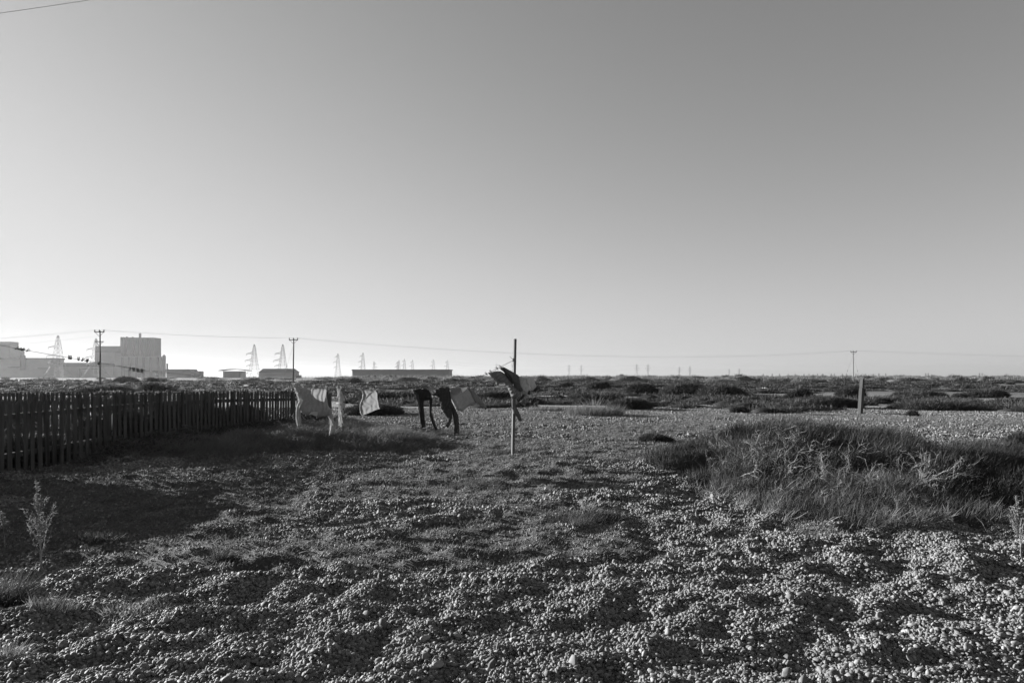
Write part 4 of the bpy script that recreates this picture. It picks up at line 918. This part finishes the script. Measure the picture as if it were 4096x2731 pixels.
TWO = [(1987, 1452, 'faint pylon just left of the clothes post'), (2050, 1456, 'faint pylon hidden against the clothes post'), (2276, 1458, 'pylon right of the clothes post, left of the first pair'), (2325, 1458, 'pylon right of the clothes post, right of the first pair'), (2547, 1455, 'left pylon of the second pair right of the clothes post'), (2592, 1455, 'right pylon of the second pair right of the clothes post'), (2717, 1465, 'left pylon of the third pair'), (2760, 1463, 'right pylon of the third pair'), (2917, 1474, 'left pylon of the fourth, smallest pair'), (2957, 1472, 'right pylon of the fourth, smallest pair')]
for a, b, c in TWO: pylon(a, b, c, 'two')
row = [3053, 3089, 3118, 3153, 3181, 3216, 3236, 3270, 3291, 3325, 3337, 3370, 3386, 3424, 3462, 3493, 3516, 3543]
ordn = ['first', 'second', 'third', 'fourth', 'fifth', 'sixth', 'seventh', 'eighth', 'ninth', 'tenth', 'eleventh', 'twelfth', 'thirteenth', 'fourteenth', 'fifteenth', 'sixteenth', 'seventeenth', 'eighteenth']
for k, px in enumerate(row): pylon(px, 1494-(2 if k > 15 else 0), '%s from the left in the row of tiny pylons on the right horizon' % ordn[k], 'two', 4200, br=.3)
for px, lb in ((3703, 'left pylon of the faint pair beyond the long low bush'), (3713, 'right pylon of the faint pair beyond the long low bush'), (3918, 'left pylon of the faintest pair near the right edge'), (3929, 'right pylon of the faintest pair near the right edge')): pylon(px, 1491, lb, 'two', 4200, br=.3)
# transmission lines between the pylons
def span(x0, t0, D0, x1, t1, D1, label, sagpx=5):
    mb = MB()
    for dz in (0, 8, 16):
        a = at(x0, t0, D0)-Vector((0, 0, dz+6)); b = at(x1, t1, D1)-Vector((0, 0, dz+6)); n = 12; r = .05*max(1, (D0+D1)/2000)
        mb.tube([a.lerp(b, k/n)-Vector((0, 0, 4*(k/n)*(1-k/n)*sagpx/F*(D0+D1)/2)) for k in range(n+1)], r, 3)
    place(mb.build('power_lines', M['steel'], label=label, cat='power lines', group='high voltage lines between pylons'), at(x0, t0, D0))
dd = lambda t: min(5200, 50*F/(HOR-t))
span(1790, 1437, 2000, 2276, 1458, dd(1458), 'hazy conductors from the warehouse pylons to the first pair', 9)
span(2276, 1458, dd(1458), 2547, 1455, dd(1455), 'hazy conductors between the first and second pylon pairs', 4)
span(2547, 1455, dd(1455), 2717, 1465, dd(1465), 'hazy conductors between the second and third pylon pairs', 3)
span(2717, 1465, dd(1465), 2917, 1474, dd(1474), 'hazy conductors between the third and fourth pylon pairs', 3)
span(2957, 1472, dd(1472), 3543, 1494, 4200, 'hazy conductors right of the fourth pylon pair', 2)
span(1017, 1376, 1000, 1352, 1410, 1464, 'conductors left of the warehouse, between large and medium pylons', 12)
span(1352, 1410, 1464, 1650, 1437, 2028, 'conductors over the left half of the warehouse', 8)

# ------------------------------------------------------------------ buildings
def bbox(mb, x0, x1, yt, yb, D, dep):
    a = at(x0, yt, D); b = at(x1, yb, D); zb = min(b.z, -1) if yb > 1485 else b.z
    mb.box(((a.x+b.x)/2, D+dep/2, (a.z+zb)/2), (b.x-a.x, dep, a.z-zb)); return mb
def fin(mb, nm, m, root):
    o = mb.build(nm, m, root)
    for v in o.data.vertices: v.co -= root.location
D = 1300
root = empty('power_station', at(560, 1507, D), 'tall ribbed reactor building with lower hall and annex on the left horizon', 'building'); root.location.z = 0
fin(bbox(MB(), 481, 615, 1350, 1430, D, 27), 'reactor_block', M['concrete'], root)
mb = MB()
for k in range(15): x = 484+k*9.2; bbox(mb, x-1.8, x+1.8, 1347.5+.45*k, 1423.6, D-4, 3.5)
fin(mb, 'wall_ribs', M['roofdark'], root)
fin(bbox(MB(), 458, 640, 1425, 1507, D-30, 20), 'lower_hall', M['concrete2'], root)
mb = MB()
for k in range(6): x = 484+k*28.5; bbox(mb, x, x+6, 1427.5, 1507, D-33, 2.5)
fin(mb, 'hall_piers', M['concrete'], root)
fin(bbox(MB(), 381, 480.5, 1384, 1507, D-1, 60), 'annex', M['concrete'], root)
fin(bbox(MB(), 380, 457, 1410, 1507, D-26, 22), 'annex_front', M['concrete2'], root)
mb = MB(); bbox(mb, 405, 470, 1395, 1399, D-4, 2.5); bbox(mb, 430, 480, 1404, 1408, D-4, 2.5); fin(mb, 'louvre_band', M['roofdark'], root)
mb = MB(); mb.bar(at(560, 1352, D+20), at(560, 1333, D+20), 2.2, 2.2, 10); fin(mb, 'chimney', M['concrete'], root)
mb = MB(); mb.bar(at(656, 1507, D-60), at(656, 1424, D-60), 3, 3, 10); mb.bar(at(656, 1424, D-60), at(656, 1418, D-60), 2.8, .5, 10); mb.bar(at(669, 1507, D-60), at(669, 1454, D-60), 1.6, 1.6, 8); fin(mb, 'stack', M['concrete'], root)
mb = MB()
for x in (505, 528, 575, 598, 610): bbox(mb, x-1.5, x+1.5, 1345+(x-480)*.045, 1352, D+10, 5)
fin(mb, 'roof_vents', M['concrete'], root)
root = empty('turbine_hall', at(60, 1507, 1150), 'pale stepped turbine hall cut by the left edge', 'building'); root.location.z = 0
fin(bbox(MB(), -260, 40, 1366, 1507, 1150, 20), 'main_block', M['concrete3'], root); fin(bbox(MB(), 60, 88, 1392, 1507, 1171, 6), 'side_tower', M['concrete3'], root)
fin(bbox(MB(), -260, 216, 1435, 1507, 1100, 24), 'low_hall', M['concrete3'], root); mb = MB(); bbox(mb, -262, 217, 1431, 1437, 1098, 27); fin(mb, 'roof_edge', M['concrete'], root)
mb = MB(); bbox(mb, 30, 92, 1467, 1470, 1097, 2); bbox(mb, 79, 97, 1420, 1480, 1096, 3); bbox(mb, 150, 205, 1471, 1474, 1097, 2); fin(mb, 'louvre_band', M['concrete'], root)
root = empty('workshop_hall', at(320, 1507, 1110), 'long low hall between the turbine hall and the reactor building', 'building'); root.location.z = 0
fin(bbox(MB(), 254, 388, 1465, 1507, 1112, 45), 'wall', M['concrete3'], root); fin(bbox(MB(), 253.5, 389, 1450, 1466, 1110, 48), 'roof', M['concrete'], root)
mb = MB(); bbox(mb, 318, 322, 1474, 1507, 1106, 3); bbox(mb, 322, 388, 1474, 1476, 1106, 3); fin(mb, 'gantry', M['concrete'], root)
root = empty('long_shed', at(730, 1507, 1000), 'low shed with dark roof just right of the reactor building', 'building'); root.location.z = 0
fin(bbox(MB(), 666, 765, 1487, 1507, 1000, 20), 'wall', M['concrete2'], root)
a = at(664, 1476, 1000); b = at(768, 1488, 1000); mb = MB(); mb.prism([(a.x, b.z), (b.x, b.z), (b.x-2.5, a.z), (a.x+.5, a.z)], 998, 1020.5); fin(mb, 'roof', M['roofdark'], root); fin(bbox(MB(), 775, 800, 1484, 1507, 1008, 12), 'lean_to', M['concrete'], root)
root = empty('pavilion', at(938, 1507, 900), 'flat building with shallow curved roof left of the splay-legged pylons', 'building'); root.location.z = 0
fin(bbox(MB(), 892, 965, 1484, 1507, 900, 16), 'wall', M['concrete3'], root); mb = MB(); P = [(-56+112*k/12, 3.2*(1-((k-6)/6)**2)) for k in range(13)]; z0 = at(0, 1481, 897).z; xc = at(930, 0, 897).x
pr_ = [(xc+x*.34, z0+z*.62) for x, z in P]+[(xc+x*.34, z0+z*.62-.8) for x, z in P[::-1]]; mb.prism(pr_[::-1], 897, 913); fin(mb, 'roof', M['roofdark'], root); fin(bbox(MB(), 897, 960, 1486, 1492, 898.5, 1), 'window_band', M['glass'], root)
root = empty('gabled_shed', at(1115, 1507, 900), 'wide grey shed with hipped roof under the second splay-legged pylon', 'building'); root.location.z = 0
fin(bbox(MB(), 1035, 1180, 1489, 1507, 900, 17), 'wall', M['concrete3'], root); a = at(1033, 1489, 899); b = at(1182, 1489, 899); t1 = at(1052, 1474, 899); t2 = at(1162, 1474, 899); mb = MB(); mb.prism([(a.x, a.z), (b.x, a.z), (t2.x, t1.z), (t1.x, t1.z)], 899, 918); fin(mb, 'roof', M['roofdark'], root)
fin(bbox(MB(), 1183, 1197, 1500, 1507, 904, 10), 'lean_to', M['concrete'], root)
root = empty('warehouse', at(1610, 1507, 650), 'very long flat warehouse in the centre of the horizon', 'building'); root.location.z = 0
fin(bbox(MB(), 1409, 1798, 1480, 1507, 650, 28), 'wall', M['concrete3'], root); fin(bbox(MB(), 1406, 1800, 1477.5, 1480.8, 648.5, 31), 'roof_edge', M['roofdark'], root)
# post and wire fence along the horizon left of the warehouse
mb = MB(); root = empty('wire_fence', at(1330, 1507, 480), 'thin post and wire fence on the horizon left of the warehouse', 'fence'); root.location.z = 0
a = at(1195, 1505, 480); b = at(1408, 1506, 480)
for k in range(17): p = a.lerp(b, k/16); mb.bar((p.x, p.y, -.5), (p.x, p.y, 2.2), .09)
fin(mb, 'fence_posts', M['woodpole'], root); mb = MB(); mb.tube([(a.x, a.y, 2.0), (b.x, b.y, 2.0)], .05, 4); mb.tube([(a.x, a.y, 1.3), (b.x, b.y, 1.3)], .04, 4); fin(mb, 'wires', M['steel'], root)

# ------------------------------------------------------------------ haze
hz = MB().box((0, 3000, 49), (14000, 9000, 104)).build('haze', None, kind='stuff', label='thin bright haze over the flats')
m = bpy.data.materials.new('haze_air'); m.use_nodes = True; nt = m.node_tree; nt.nodes.remove(nt.nodes['Principled BSDF'])
pv = nt.nodes.new('ShaderNodeVolumePrincipled'); pv.inputs['Density'].default_value = .0001; pv.inputs['Color'].default_value = (.5, .5, .5, 1); pv.inputs['Anisotropy'].default_value = .42
nt.links.new(pv.outputs[0], nt.nodes['Material Output'].inputs['Volume']); hz.data.materials.append(m)

# ------------------------------------------------------------------ light, sky, camera
EL, AZ = R(11.3), R(62)                    # sun height, and its bearing left of the view direction
sd = Vector((-math.sin(AZ)*math.cos(EL), math.cos(AZ)*math.cos(EL), math.sin(EL)))
l = bpy.data.lights.new('sun', 'SUN'); l.energy = 5.0; l.angle = R(.45); l.color = (1, 1, 1); lo = bpy.data.objects.new('sun', l); C.objects.link(lo)
lo.rotation_euler = sd.to_track_quat('Z', 'Y').to_euler(); lo.location = (-40, 20, 30)
w = bpy.data.worlds.new('World'); S.world = w; w.use_nodes = True; nt = w.node_tree
sk = nt.nodes.new('ShaderNodeTexSky'); sk.sky_type = 'NISHITA'; sk.sun_disc = False; sk.sun_elevation = EL; sk.sun_rotation = -AZ; sk.air_density = 1; sk.dust_density = .35; sk.ozone_density = 1
sp = nt.nodes.new('ShaderNodeSeparateColor'); nt.links.new(sk.outputs[0], sp.inputs[0])
m1 = nt.nodes.new('ShaderNodeMath'); m1.operation = 'MULTIPLY'; m1.inputs[1].default_value = .5; nt.links.new(sp.outputs[0], m1.inputs[0])
m2 = nt.nodes.new('ShaderNodeMath'); m2.operation = 'MULTIPLY_ADD'; m2.inputs[1].default_value = .4; nt.links.new(sp.outputs[1], m2.inputs[0]); nt.links.new(m1.outputs[0], m2.inputs[2])
m3 = nt.nodes.new('ShaderNodeMath'); m3.operation = 'MULTIPLY_ADD'; m3.inputs[1].default_value = .1; nt.links.new(sp.outputs[2], m3.inputs[0]); nt.links.new(m2.outputs[0], m3.inputs[2])
def mth(op, a, b):
    q = nt.nodes.new('ShaderNodeMath'); q.operation = op
    for k, v in enumerate((a, b)):
        if isinstance(v, (int, float)): q.inputs[k].default_value = v
        else: nt.links.new(v, q.inputs[k])
    return q.outputs[0]
x_ = mth('MULTIPLY', m3.outputs[0], .94)
p_ = mth('POWER', mth('DIVIDE', x_, 3.9), 3.0)
m4o = mth('DIVIDE', x_, mth('POWER', mth('ADD', p_, 1.0), .3333))
cb = nt.nodes.new('ShaderNodeCombineColor')
for k in range(3): nt.links.new(m4o, cb.inputs[k])
nt.links.new(cb.outputs[0], nt.nodes['Background'].inputs[0]); nt.nodes['Background'].inputs[1].default_value = .05
cam = bpy.data.cameras.new('camera'); co = bpy.data.objects.new('camera', cam); C.objects.link(co); S.camera = co
cam.lens = 24; cam.sensor_width = 36; cam.shift_y = (HOR-1365.5)/4096; cam.clip_start = .05; cam.clip_end = 30000
co.location = (0, 0, CH); co.rotation_euler = (R(90), 0, 0)
S.view_settings.view_transform = 'Standard'; S.view_settings.look = 'None'; S.view_settings.exposure = 1.9; S.view_settings.gamma = 1
S.render.engine = 'CYCLES'
